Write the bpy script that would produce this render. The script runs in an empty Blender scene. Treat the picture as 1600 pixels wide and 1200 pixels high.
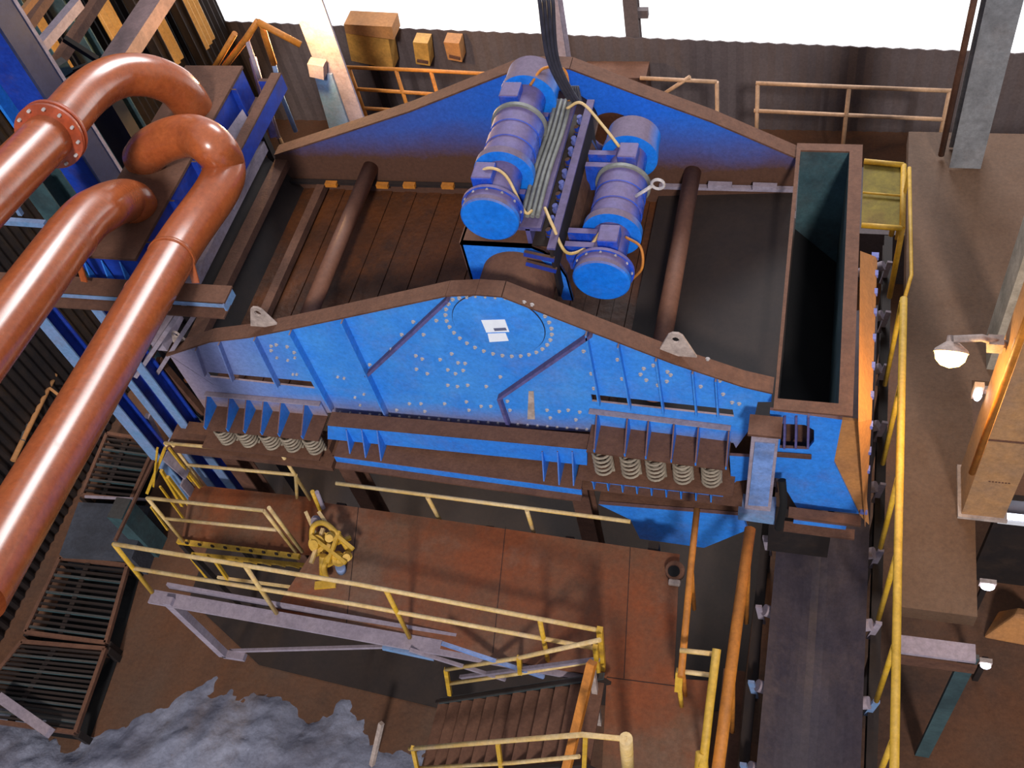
import bpy, bmesh, math, random
from mathutils import Vector, Matrix, noise
from mathutils.geometry import tessellate_polygon
random.seed(7)
S = bpy.context.scene
COL = S.collection
PI = math.pi

# ------------------------------------------------------------------ camera
CAM = Vector((3.2, -5.2, 12.0))
FPX = 1635.19
def _rot(a, b, c):
    return Matrix.Rotation(c, 3, 'Z') @ Matrix.Rotation(b, 3, 'X') @ Matrix.Rotation(a, 3, 'Z')
RWC = _rot(math.radians(-25.6905), math.radians(-37.1564), math.radians(15.9566))   # world -> camera
RCW = RWC.transposed()
cd = bpy.data.cameras.new('camera'); cam = bpy.data.objects.new('camera', cd); COL.objects.link(cam)
cd.sensor_width = 36; cd.lens = 36 * FPX / 1600; cd.clip_end = 200
cam.matrix_world = Matrix.Translation(CAM) @ RCW.to_4x4()
S.camera = cam

# ------------------------------------------------------------------ light
S.view_settings.view_transform = 'Standard'
S.view_settings.look = 'None'
S.view_settings.gamma = 1
S.view_settings.use_curve_mapping = False
S.view_settings.exposure = 0.3
w = bpy.data.worlds.new('sky'); S.world = w; w.use_nodes = True
bg = w.node_tree.nodes['Background']
bg.inputs[0].default_value = (0.86, 0.9, 1.0, 1); bg.inputs[1].default_value = 0.48
def V_(*a): return Vector(a)
def sun(name, d, e, col, ang):
    l = bpy.data.lights.new(name, 'SUN'); l.energy = e; l.color = col; l.angle = math.radians(ang)
    o = bpy.data.objects.new(name, l); COL.objects.link(o); o.location = (0, -6, 14)
    o.rotation_euler = Vector(d).to_track_quat('-Z', 'Y').to_euler(); return o
sun('daylight_sun', (-0.25, 0.85, -0.75), 2.1, (1.0, 0.95, 0.9), 6)
al = bpy.data.lights.new('open_side_daylight', 'AREA'); al.shape = 'RECTANGLE'; al.size = 11; al.size_y = 6; al.energy = 5200; al.color = (.95, .97, 1)
ao = bpy.data.objects.new('open_side_daylight', al); COL.objects.link(ao); ao.location = (1, 22, 16)
ao.rotation_euler = V_(0, -.55, -1).to_track_quat('-Z', 'Y').to_euler()      # daylight over the yard beyond the open far side
def lamp_light(name, loc, e, col, r=.08):
    l = bpy.data.lights.new(name, 'POINT'); l.energy = e; l.color = col; l.shadow_soft_size = r
    o = bpy.data.objects.new(name, l); COL.objects.link(o); o.location = loc; return o

# ------------------------------------------------------------------ surveying: where a sight line meets a plane of the place
def at(px, py, x=None, y=None, z=None, d=None):
    r = RCW @ Vector((px - 800, 600 - py, -FPX))
    if d is not None: return CAM + r.normalized() * d
    i, v = (0, x) if x is not None else (1, y) if y is not None else (2, z)
    return CAM + r * ((v - CAM[i]) / r[i])
def ats(pts, **k): return [at(a, b, **k) for a, b in pts]
V = Vector

# ------------------------------------------------------------------ materials
def lin(c):
    return tuple(((v/255)/12.92 if v/255 <= .04045 else ((v/255+.055)/1.055)**2.4) for v in c) + (1,)
def mat(name, col, dust=None, rough=.6, metal=0.0, top=0.0, patch=0.0, scale=3.0, col2=None, bump=0.0, spec=.4, fine=40, low=None):
    """painted / rusty surface: col mottled with col2, and dust lying on faces that look up (top) and in patches (patch)"""
    m = bpy.data.materials.new(name); m.use_nodes = True; nt = m.node_tree; N = nt.nodes; L = nt.links
    b = N['Principled BSDF']; b.inputs['Roughness'].default_value = rough; b.inputs['Metallic'].default_value = metal
    b.inputs['Specular IOR Level'].default_value = spec
    tc = N.new('ShaderNodeTexCoord')
    n1 = N.new('ShaderNodeTexNoise'); n1.inputs['Scale'].default_value = scale; n1.inputs['Detail'].default_value = 8
    n1.inputs['Roughness'].default_value = .65
    L.new(tc.outputs['Object'], n1.inputs['Vector'])
    r1 = N.new('ShaderNodeValToRGB'); r1.color_ramp.elements[0].position = .38; r1.color_ramp.elements[1].position = .62
    L.new(n1.outputs['Fac'], r1.inputs['Fac'])
    mx = N.new('ShaderNodeMixRGB'); mx.inputs[1].default_value = lin(col)
    mx.inputs[2].default_value = lin(col2 if col2 else tuple(int(v*.82) for v in col))
    L.new(r1.outputs['Color'], mx.inputs[0])
    out = mx.outputs[0]
    if dust:
        g = N.new('ShaderNodeNewGeometry'); sx = N.new('ShaderNodeSeparateXYZ'); L.new(g.outputs['Normal'], sx.inputs[0])
        mr = N.new('ShaderNodeMapRange'); mr.inputs[1].default_value = .25; mr.inputs[2].default_value = .75
        mr.inputs[3].default_value = 0; mr.inputs[4].default_value = top; L.new(sx.outputs['Z'], mr.inputs[0])
        n2 = N.new('ShaderNodeTexNoise'); n2.inputs['Scale'].default_value = scale*.6; n2.inputs['Detail'].default_value = 9
        n2.inputs['Roughness'].default_value = .75
        L.new(tc.outputs['Object'], n2.inputs['Vector'])
        r2 = N.new('ShaderNodeMapRange'); r2.inputs[1].default_value = .5; r2.inputs[2].default_value = .72
        r2.inputs[3].default_value = 0; r2.inputs[4].default_value = patch; L.new(n2.outputs['Fac'], r2.inputs[0])
        ad = N.new('ShaderNodeMath'); ad.operation = 'MAXIMUM'
        L.new(mr.outputs[0], ad.inputs[0]); L.new(r2.outputs[0], ad.inputs[1])
        f = ad.outputs[0]
        if low:      # a tide line of splashed dirt between two heights
            sp = N.new('ShaderNodeSeparateXYZ'); gp = N.new('ShaderNodeNewGeometry'); L.new(gp.outputs['Position'], sp.inputs[0])
            ml = N.new('ShaderNodeMapRange'); ml.inputs[1].default_value = low[0]; ml.inputs[2].default_value = low[1]
            ml.inputs[3].default_value = low[2]; ml.inputs[4].default_value = 0
            aw = N.new('ShaderNodeMath'); aw.operation = 'MULTIPLY_ADD'; aw.inputs[1].default_value = .5; 
            L.new(n2.outputs['Fac'], aw.inputs[0]); L.new(sp.outputs['Z'], aw.inputs[2])
            sb = N.new('ShaderNodeMath'); sb.operation = 'SUBTRACT'; sb.inputs[1].default_value = .25; L.new(aw.outputs[0], sb.inputs[0])
            L.new(sb.outputs[0], ml.inputs[0])
            a2 = N.new('ShaderNodeMath'); a2.operation = 'MAXIMUM'; L.new(f, a2.inputs[0]); L.new(ml.outputs[0], a2.inputs[1]); f = a2.outputs[0]
            mlx = N.new('ShaderNodeMapRange'); mlx.inputs[1].default_value = low[3]; mlx.inputs[2].default_value = low[4]
            mlx.inputs[3].default_value = .85; mlx.inputs[4].default_value = 0; L.new(sp.outputs['X'], mlx.inputs[0])
            a3 = N.new('ShaderNodeMath'); a3.operation = 'MAXIMUM'; L.new(f, a3.inputs[0]); L.new(mlx.outputs[0], a3.inputs[1]); f = a3.outputs[0]
        m2 = N.new('ShaderNodeMixRGB'); L.new(f, m2.inputs[0]); L.new(out, m2.inputs[1]); m2.inputs[2].default_value = lin(dust)
        out = m2.outputs[0]
        rr = N.new('ShaderNodeMapRange'); rr.inputs[3].default_value = rough; rr.inputs[4].default_value = .9
        L.new(f, rr.inputs[0]); L.new(rr.outputs[0], b.inputs['Roughness'])
    nf = N.new('ShaderNodeTexNoise'); nf.inputs['Scale'].default_value = 22; nf.inputs['Detail'].default_value = 6; nf.inputs['Roughness'].default_value = .8
    L.new(tc.outputs['Object'], nf.inputs['Vector'])
    mf = N.new('ShaderNodeMapRange'); mf.inputs[1].default_value = .32; mf.inputs[2].default_value = .68
    mf.inputs[3].default_value = .72 if dust else 1.0; mf.inputs[4].default_value = 1.12 if dust else 1.0
    L.new(nf.outputs['Fac'], mf.inputs[0])
    mg = N.new('ShaderNodeVectorMath'); mg.operation = 'SCALE'; L.new(out, mg.inputs[0]); L.new(mf.outputs[0], mg.inputs['Scale']); out = mg.outputs[0]
    L.new(out, b.inputs['Base Color'])
    if bump:
        n3 = N.new('ShaderNodeTexNoise'); n3.inputs['Scale'].default_value = fine; n3.inputs['Detail'].default_value = 5
        L.new(tc.outputs['Object'], n3.inputs['Vector'])
        bp = N.new('ShaderNodeBump'); bp.inputs['Strength'].default_value = bump; bp.inputs['Distance'].default_value = .03
        L.new(n3.outputs['Fac'], bp.inputs['Height']); L.new(bp.outputs[0], b.inputs['Normal'])
    return m
def glow(name, col, e):
    m = bpy.data.materials.new(name); m.use_nodes = True; b = m.node_tree.nodes['Principled BSDF']
    b.inputs['Base Color'].default_value = lin(col); b.inputs['Emission Color'].default_value = lin(col)
    b.inputs['Emission Strength'].default_value = e; return m
DUST = (110, 74, 56)
M = dict(
 blue=mat('blue_paint_dusty', (40, 124, 226), DUST, .45, top=.95, patch=.35, scale=2.2, col2=(52, 134, 230)),
 plate=mat('blue_side_plate', (48, 132, 228), (148, 122, 118), .5, top=.95, patch=.25, scale=2.0, col2=(66, 146, 232), low=(3.55, 3.95, .95, -2.9, -1.3)),
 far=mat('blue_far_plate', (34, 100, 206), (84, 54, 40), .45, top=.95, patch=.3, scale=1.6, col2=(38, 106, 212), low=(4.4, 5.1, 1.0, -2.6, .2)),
 deepblue=mat('deep_blue_paint', (28, 54, 150), (84, 58, 48), .4, top=1.0, patch=.45, scale=4, col2=(34, 68, 172)),
 motor=mat('exciter_blue_paint', (40, 88, 205), (110, 84, 92), .25, top=.75, patch=.8, scale=7, col2=(28, 70, 178), spec=.7),
 cap=mat('exciter_cap_blue', (24, 116, 222), (110, 84, 86), .3, top=.9, patch=.15, scale=6, col2=(30, 124, 228), spec=.6),
 violet=mat('violet_grey_steel', (96, 92, 150), (96, 76, 92), .5, top=.6, patch=.5, scale=8),
 brown=mat('dusty_brown_steel', (98, 66, 52), (116, 78, 58), .8, top=.4, patch=.5, scale=5, col2=(78, 50, 40), bump=.15),
 tube=mat('brown_cross_tube', (124, 82, 62), (98, 64, 48), .6, top=.3, patch=.6, scale=4, col2=(112, 72, 54)),
 deck=mat('rusty_wet_deck', (72, 40, 20), (34, 24, 22), .6, top=0, patch=.9, scale=2.0, col2=(94, 50, 20), bump=.35, fine=14),
 dark=mat('dark_oily_steel', (36, 27, 25), (60, 42, 32), .7, top=.3, patch=.5, scale=4, col2=(24, 19, 22)),
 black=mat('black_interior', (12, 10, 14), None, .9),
 green=mat('green_grey_liner', (62, 88, 94), (70, 60, 56), .55, top=.8, patch=.4, scale=2.5, col2=(46, 66, 72)),
 tan=mat('tan_dusty_plate', (168, 116, 70), (140, 96, 66), .8, top=.4, patch=.6, scale=4, col2=(182, 124, 70)),
 grey=mat('pale_grey_steel', (158, 146, 160), (122, 98, 92), .7, top=.35, patch=.6, scale=5, col2=(140, 130, 146)),
 sky=mat('light_blue_steel', (104, 142, 186), (122, 108, 118), .55, top=.35, patch=.55, scale=5, col2=(122, 146, 190)),
 yellow=mat('yellow_rail_paint', (200, 156, 34), (150, 112, 84), .5, top=.25, patch=.45, scale=6, col2=(216, 172, 60)),
 yellowpale=mat('worn_yellow_rail', (206, 168, 92), (186, 158, 160), .5, top=.2, patch=.6, scale=5, col2=(214, 186, 128)),
 orange=mat('orange_painted_steel', (206, 128, 44), (150, 94, 52), .55, top=.3, patch=.5, scale=4),
 pipe=mat('red_oxide_pipe', (172, 90, 48), (146, 90, 64), .2, top=.12, patch=.35, scale=3.5, col2=(160, 80, 44), spec=.7),
 flange=mat('orange_red_flange', (176, 76, 42), (140, 76, 54), .35, top=.2, patch=.4, scale=6, spec=.6),
 spring=mat('cream_spring_steel', (168, 156, 138), (116, 96, 84), .5, top=.4, patch=.5, scale=9),
 bolt=mat('bolt_steel', (214, 206, 206), (130, 112, 110), .4, metal=.1, top=.3, patch=.2, scale=9),
 bluebolt=mat('blue_bolt', (110, 124, 205), (120, 96, 96), .5, top=.2, patch=.3, scale=9),
 lug=mat('lug_grey', (186, 168, 160), (150, 128, 118), .7, top=.4, patch=.4, scale=8),
 floorplate=mat('brown_floor_plate', (104, 72, 52), (122, 96, 80), .75, top=.0, patch=.8, scale=1.1, col2=(128, 66, 34), bump=.1),
 sidefloor=mat('brown_walk_floor', (98, 74, 58), (84, 56, 34), .8, top=0, patch=.8, scale=.6, col2=(88, 62, 44), bump=.1),
 ground=mat('stained_concrete_ground', (84, 60, 46), (36, 27, 26), .8, top=0, patch=.9, scale=.55, col2=(94, 58, 36), bump=.4, fine=8),
 slurry=mat('blue_grey_slurry', (134, 136, 154), (92, 80, 82), .55, top=0, patch=.8, scale=1.2, col2=(108, 108, 124), bump=.7, fine=9),
 pale=mat('pale_sunlit_yard', (253, 253, 253), None, .95, col2=(253, 253, 253)),
 belt=mat('black_conveyor_belt', (78, 68, 72), (108, 88, 80), .33, top=0, patch=.6, scale=1.0, col2=(60, 54, 64)),
 hose=mat('grey_green_hose', (120, 120, 116), None, .5, scale=9),
 cable=mat('dark_hanging_cable', (58, 58, 70), None, .5, scale=9),
 white=mat('white_label', (235, 240, 250), None, .5, scale=9, col2=(228, 232, 244)),
 ink=mat('grey_ink', (96, 100, 130), None, .6),
 wall=mat('grey_brown_cladding', (96, 84, 84), (70, 54, 50), .8, top=0, patch=.6, scale=.5, col2=(84, 74, 76)),
 corr=mat('tan_corrugated_sheet', (200, 164, 110), (150, 120, 90), .6, top=0, patch=.5, scale=1.2, col2=(190, 150, 96)),
 cabinet=mat('ochre_cabinet', (206, 152, 72), (150, 104, 60), .6, top=.2, patch=.4, scale=3),
 lampglass=glow('sodium_lamp_glass', (255, 205, 110), 14.0),
 whiteglow=glow('white_lamp_daylight_glow', (230, 235, 255), 6.0),
)

M['paleblue'] = mat('pale_blue_panel', (118, 152, 216), (150, 140, 140), .6, top=.3, patch=.4, scale=4)
M['navy'] = mat('navy_dusty_steel', (44, 52, 88), (70, 66, 84), .6, top=.3, patch=.6, scale=3, col2=(36, 44, 80))
# ------------------------------------------------------------------ mesh building
class MB:
    def __init__(s): s.bm = bmesh.new()
    def face(s, pts):
        vs = [s.bm.verts.new(p) for p in pts]
        try: return s.bm.faces.new(vs)
        except ValueError: return None
    def box(s, lo, hi):
        x0, y0, z0 = lo; x1, y1, z1 = hi
        return s.hexa([V((x0,y0,z0)),V((x1,y0,z0)),V((x1,y1,z0)),V((x0,y1,z0))], [V((x0,y0,z1)),V((x1,y0,z1)),V((x1,y1,z1)),V((x0,y1,z1))])
    def hexa(s, a, b):
        a = [s.bm.verts.new(p) for p in a]; b = [s.bm.verts.new(p) for p in b]; n = len(a)
        s.bm.faces.new(a[::-1]); s.bm.faces.new(b)
        for i in range(n): s.bm.faces.new((a[i], a[(i+1)%n], b[(i+1)%n], b[i]))
        return s
    def slab(s, pts, off, holes=()):
        """flat polygon (with holes) given a thickness"""
        loops = [list(map(V, pts))] + [list(map(V, h)) for h in holes]; off = V(off)
        flat = [p for l in loops for p in l]
        a = [s.bm.verts.new(p) for p in flat]; b = [s.bm.verts.new(p + off) for p in flat]
        for t in tessellate_polygon(loops):
            for q in ((a[t[0]], a[t[1]], a[t[2]]), (b[t[2]], b[t[1]], b[t[0]])):
                try: s.bm.faces.new(q)
                except ValueError: pass
        k = 0
        for l in loops:
            n = len(l)
            for i in range(n):
                s.bm.faces.new((a[k+i], a[k+(i+1)%n], b[k+(i+1)%n], b[k+i]))
            k += n
        return s
    def bar(s, p, q, w, h, up=(0,0,1)):
        p = V(p); q = V(q); d = (q-p).normalized(); up = V(up)
        sd = d.cross(up)
        if sd.length < 1e-4: sd = d.cross(V((0,1,0)))
        sd.normalize(); u = sd.cross(d).normalized()
        r = [sd*w/2+u*h/2, -sd*w/2+u*h/2, -sd*w/2-u*h/2, sd*w/2-u*h/2]
        return s.hexa([p+v for v in r], [q+v for v in r])
    def ibeam(s, p, q, w, h, t=.015, up=(0,0,1)):
        p = V(p); q = V(q); u = V(up)
        s.bar(p+u*(h/2-t/2), q+u*(h/2-t/2), w, t, up); s.bar(p-u*(h/2-t/2), q-u*(h/2-t/2), w, t, up)
        return s.bar(p, q, t, h-2*t, up)
    def tube(s, p, q, r, r2=None, n=14, cap=True):
        return s.path([V(p), V(q)], [r, r if r2 is None else r2], n, cap)
    def path(s, pts, r, n=12, cap=True):
        pts = [V(p) for p in pts]; rs = r if isinstance(r, (list, tuple)) else [r]*len(pts)
        rings = []; u = None
        for i, p in enumerate(pts):
            d = (pts[min(i+1, len(pts)-1)] - pts[max(i-1, 0)]).normalized()
            if u is None:
                u = d.orthogonal().normalized()
            else:
                u = (u - d*u.dot(d)); u = u.normalized() if u.length > 1e-6 else d.orthogonal().normalized()
            v = d.cross(u)
            rings.append([s.bm.verts.new(p + (u*math.cos(2*PI*k/n) + v*math.sin(2*PI*k/n))*rs[i]) for k in range(n)])
        for a, b in zip(rings, rings[1:]):
            for k in range(n):
                f = s.bm.faces.new((a[k], a[(k+1)%n], b[(k+1)%n], b[k])); f.smooth = True
        if cap:
            s.bm.faces.new(rings[0][::-1]); s.bm.faces.new(rings[-1])
        return s
    def lathe(s, o, d, prof, n=32):
        """prof: (distance along d, radius)"""
        o = V(o); d = V(d).normalized(); u = d.orthogonal().normalized(); v = d.cross(u); prev = None
        for (t, r) in prof:
            ring = [s.bm.verts.new(o + d*t + (u*math.cos(2*PI*k/n)+v*math.sin(2*PI*k/n))*max(r, .0005)) for k in range(n)]
            if prev:
                for k in range(n):
                    f = s.bm.faces.new((prev[k], prev[(k+1)%n], ring[(k+1)%n], ring[k]))
            else: s.bm.faces.new(ring[::-1])
            prev = ring
        s.bm.faces.new(prev); return s
    def sphere(s, c, r, sc=(1,1,1), seg=16):
        bmesh.ops.create_uvsphere(s.bm, u_segments=seg, v_segments=seg//2, radius=1, matrix=Matrix.Translation(V(c)) @ Matrix.Diagonal((r*sc[0], r*sc[1], r*sc[2], 1)))
        return s
    def build(s, name, m, parent=None, bevel=0, smooth=None):
        bmesh.ops.recalc_face_normals(s.bm, faces=s.bm.faces)
        me = bpy.data.meshes.new(name); s.bm.to_mesh(me); s.bm.free(); me.materials.append(M[m] if isinstance(m, str) else m)
        o = bpy.data.objects.new(name, me); COL.objects.link(o)
        if parent is not None: attach(o, parent)
        if smooth is not None:
            for p in me.polygons: p.use_smooth = True
            md = o.modifiers.new('s', 'EDGE_SPLIT'); md.split_angle = math.radians(smooth)
        if bevel:
            md = o.modifiers.new('b', 'BEVEL'); md.width = bevel; md.segments = 2; md.limit_method = 'ANGLE'; md.angle_limit = math.radians(50)
        return o
def wpos(o):
    v = V(o.location)
    while o.parent: o = o.parent; v = v + V(o.location) if False else v
    return v
ROOTLOC = {}
def attach(o, parent):
    o.parent = parent
    r = parent
    while r.parent: r = r.parent
    # meshes are modelled in place; undo the root Empty's offset once
    if r.type == 'EMPTY' and parent is r: o.matrix_parent_inverse = Matrix.Translation(-V(r.location))
def tag(o, label=None, cat=None, group=None, kind=None):
    if label: o['label'] = label
    if cat: o['category'] = cat
    if group: o['group'] = group
    if kind: o['kind'] = kind
    return o
def thing(name, label, cat, loc, group=None):
    o = bpy.data.objects.new(name, None); o.empty_display_size = .1; o.location = loc; COL.objects.link(o)
    return tag(o, label, cat, group)
def struct(o): o['kind'] = 'structure'; return o
def dup(root, shift, label, group=None):
    r = root.copy(); COL.objects.link(r); r.location = V(root.location) + V(shift); r['label'] = label
    if group: r['group'] = group
    for ch in list(root.children):
        c = ch.copy(); COL.objects.link(c); c.parent = r
        for g in list(ch.children):
            h = g.copy(); COL.objects.link(h); h.parent = c
    return r
def bez(pts, n=8):
    """smooth curve through points (Catmull-Rom)"""
    P = [V(p) for p in pts]; P = [P[0]*2-P[1]] + P + [P[-1]*2-P[-2]]; out = []
    for i in range(1, len(P)-2):
        for k in range(n):
            t = k/n; a, b, c, d = P[i-1], P[i], P[i+1], P[i+2]
            out.append(.5*((2*b)+(c-a)*t+(2*a-5*b+4*c-d)*t*t+(3*b-a-3*c+d)*t**3))
    out.append(P[-2]); return out

W = 2.86          # clear width of the screen box
ZP = 2.9          # level of the service platforms

# ================================================================== GROUND AND WALLS
def ripple(name, x0, x1, y0, y1, z, nx, ny, amp, sc, m):
    mb = MB(); g = [[None]*(ny+1) for _ in range(nx+1)]
    for i in range(nx+1):
        for j in range(ny+1):
            x = x0+(x1-x0)*i/nx; y = y0+(y1-y0)*j/ny
            h = noise.fractal(V((x*sc, y*sc, 3.1)), 1, 2, 4)*amp
            g[i][j] = mb.bm.verts.new((x, y, z+h))
    for i in range(nx):
        for j in range(ny): mb.bm.faces.new((g[i][j], g[i+1][j], g[i+1][j+1], g[i][j+1]))
    return mb.build(name, m)
struct(MB().box((-16, -9, -.3), (12, 8.5, 0)).build('floor', 'ground'))
struct(MB().slab([V(p) for p in ((-4.3,-.9,0),(-3.0,-1.6,0),(-.5,-1.75,0),(1.2,-1.4,0),(2.9,-1.2,0),(3.0,3.6,0),(-4.6,3.6,0))], (0,0,.012)).build('floor_shade_dirt', 'dark'))  # dark sheet under the machine: shade and dirt put into the floor colour
struct(MB().box((-30, 9.2, -.8), (30, 60, -.5)).build('floor_yard', 'pale'))
# far cladding wall: half height, corrugated, open above
def corrug(name, p, q, z0, z1, m, n, amp=.03, t=.02, nrm=(0,1,0), slope=0):
    """vertical corrugated sheet from p to q"""
    mb = MB(); p = V(p); q = V(q); nr = V(nrm); top = []; bot = []
    for i in range(n+1):
        f = i/n; a = p.lerp(q, f) + nr*(amp*math.sin(i*PI/2)); h = z1 + slope*f
        bot.append(V((a.x, a.y, z0))); top.append(V((a.x, a.y, h)))
    for i in range(n): mb.hexa([bot[i], bot[i+1], bot[i+1]+nr*t, bot[i]+nr*t], [top[i], top[i+1], top[i+1]+nr*t, top[i]+nr*t])
    return mb.build(name, m)
struct(corrug('wall_far', (-9, 8.5, 0), (9, 8.5, 0), -.5, 2.25, 'wall', 300, amp=.014, slope=-.9))
def wat(px, py): return at(px, py, y=8.4)
# ================================================================== VIBRATING SCREEN
scr = thing('vibrating_screen', 'large blue vibrating screen with dusty flanges and two exciters, carried on coil springs', 'vibrating screen', (0, 1.4, 3.4))
# --- near side plate, in the plane y = 0
near_top = [(263,553),(330,531),(390,524),(455,511),(531,495),(699,459),(745,457),(785,460),(920,513),(1052,564),(1160,600),(1207,611)]
near_bot = [(1205,628),(1184,628),(1176,664),(1150,700),(1146,692),(925,675),(797,668),(680,660),(600,654),(519,645),(470,645),(320,638)]
slot_l = [(324,586),(340,589),(492,607),(488,596),(330,581)]
slot_r = [(923,617),(1144,642),(1147,652),(925,628)]
slot_l = ats([(322,581),(486,596),(492,607),(328,589)], y=0)
slot_r = ats([(923,616),(1145,640),(1147,651),(925,627)], y=0)
Pn = ats(near_top + near_bot, y=0)
MB().slab(Pn, (0, .02, 0), [slot_l, slot_r]).build('side_plate', 'plate', scr)
def rim(line, y0, y1, t, name, m='brown'):
    mb = MB()
    for a, b in zip(line, line[1:]):
        n = V((-(b.z-a.z), 0, b.x-a.x)).normalized()*t
        if n.z < 0: n = -n
        mb.hexa([V((a.x,y0,a.z)),V((b.x,y0,b.z)),V((b.x,y1,b.z)),V((a.x,y1,a.z))],[V((a.x,y0,a.z))+n,V((b.x,y0,b.z))+n,V((b.x,y1,b.z))+n,V((a.x,y1,a.z))+n])
    return mb.build(name, m, scr)
rim(Pn[:len(near_top)], -.035, .13, .018, 'top_flange')
# bottom flange
bf = ats([(519,637),(600,647),(680,655),(797,661),(925,668)], y=0)
MB().slab(ats([(519,634),(925,664),(925,694),(519,662)], y=.022), (0,.05,0)).build('bottom_channel', 'brown', scr)
# stiffeners standing off the plate
def stiff(a, b, d, t, m='plate', y=0, name='stiffener'):
    A = at(*a, y=y); B = at(*b, y=y); dv = (B-A).normalized(); s = V((-dv.z, 0, dv.x))*t/2
    return MB().slab([A-s, A+s, B+s, B-s], (0, -d, 0)).build(name, m, scr)
for a, b, d in [((308,542),(322,583),.05),((344,532),(366,590),.06),((400,524),(437,598),.07),((456,513),(521,634),.08),((537,495),(607,645),.08),
                ((917,516),(938,628),.06),((967,535),(986,634),.06),((1026,556),(1038,641),.06),((1083,577),(1089,645),.05),((1119,589),(1123,648),.05)]:
    stiff(a, b, d, .014)
for a, b in [((702,462),(574,582)),((925,517),(781,617)),((781,617),(796,660))]:
    stiff(a, b, .06, .03, 'violet')
# cover disc with seam and labels
cc = at(779, 507, y=0); rr = .46
MB().lathe((cc.x, -.001, cc.z), (0,-1,0), [(0, .40), (.012, .40), (.014, .39)], 48).build('cover_disc', 'plate', scr, smooth=30)
mb = MB(); ring = [V((cc.x+.402*math.cos(t), -.005, cc.z+.402*math.sin(t))) for t in [2*PI*k/60 for k in range(61)]]
mb.path(ring, .004, 6, False).build('cover_seam', 'dark', scr)
lb = MB().slab(ats([(752,500),(789,499),(796,518),(760,519)], y=-.016), (0,-.004,0)).build('data_plate', 'white', scr); lb['label'] = 'white data plate'
MB().slab(ats([(771,513),(790,512),(792,516),(773,517)], y=-.021), (0,-.002,0)).build('printing', 'ink', lb)
lb = MB().slab(ats([(762,521),(790,520),(795,532),(765,534)], y=-.016), (0,-.004,0)).build('data_plate', 'white', scr); lb['label'] = 'small white plate under the data plate'
# bolts
bolt_me = None; nb = [0]; extra = MB()
def bolt(p, d=(0,-1,0), r=.014, m='bolt', parent=None):
    global bolt_me
    if bolt_me is None:
        o = MB().lathe((0,0,0), (0,-1,0), [(0,.019),(.006,.019),(.007,.013),(.02,.012),(.022,.008)], 8).build('bolt', 'bolt'); bolt_me = o.data
        bpy.data.objects.remove(o)
    nb[0] += 1
    if nb[0] <= 99:
        o = bpy.data.objects.new('bolt', bolt_me); COL.objects.link(o); o.location = p
        attach(o, parent or scr)
    else: extra.lathe(p, (0,-1,0), [(0,.015),(.018,.013)], 6)
for k in range(34):
    t = 2*PI*k/34; bolt(V((cc.x+.462*math.cos(t), 0, min(cc.z+.44*math.sin(t)+.005, Pn[6].z-.035-.28*max(0, abs(.462*math.cos(t))-.12)))))
def bl(pts):
    for a, b in pts: bolt(at(a, b, y=0))
bl([(688,561),(706,552),(716,566),(700,577),(727,567),(724,578),(712,583),(682,500),(660,560),(668,583),(700,601),(715,603),(731,601),(651,576),(760,603),(729,627),(733,640),(695,630),(782,588),(650,555),(662,522),(646,502),(628,522),(612,545),(594,565),(578,569)])
bl([(793,626),(797,640),(855,640),(860,652),(874,642),(888,640),(906,643),(900,655),(767,634),(752,634),(658,630),(664,642),(640,630),(620,640),(912,548),(924,583),(928,606),(958,528),(965,561),(972,591),(1006,575),(1001,584),(1010,593),(1021,570),(1043,580),(1048,585),(1028,601),(1042,595)])
bl([(1095,603),(1125,594),(1130,615),(1144,628),(1155,630),(1106,560),(424,540),(432,538),(449,541),(424,547),(460,550),(433,558),(450,562),(461,558),(458,584),(464,584),(528,588),(538,590),(555,620),(569,615),(563,632),(580,620)][:-1])
for k in range(26):
    f = k/25; bolt(at(532+385*f, 643+27*f, y=0))
extra.build('small_bolts', 'bolt', scr)['kind'] = 'stuff'
# rust streak below a bolt on the plate is a patch of its own
MB().slab(ats([(826,611),(834,611),(836,655),(824,655)], y=-.002), (0,-.002,0)).build('mud_streak', 'lug', scr)
# lifting lugs
def lug(cx, cy, h, y=.05):
    c = at(cx, cy, y=y); mb = MB(); hw = h*.62
    o_ = [V((c.x-hw, y, c.z-.03)), V((c.x+hw, y, c.z-.03)), V((c.x+hw*.35, y, c.z+h*.9)), V((c.x+hw*.15, y, c.z+h)), V((c.x-hw*.15, y, c.z+h)), V((c.x-hw*.35, y, c.z+h*.9))]
    hole = [V((c.x+.032*math.cos(2*PI*k/12), y, c.z+h*.68+.04*math.sin(2*PI*k/12))) for k in range(12)]
    mb.slab(o_, (0,.022,0), [hole]).build('lifting_lug', 'lug', scr)['label'] = 'pale grey lifting lug'
lug(413, 508, .25); lug(1057, 553, .27); lug(280, 533, .14, .1)
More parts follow.
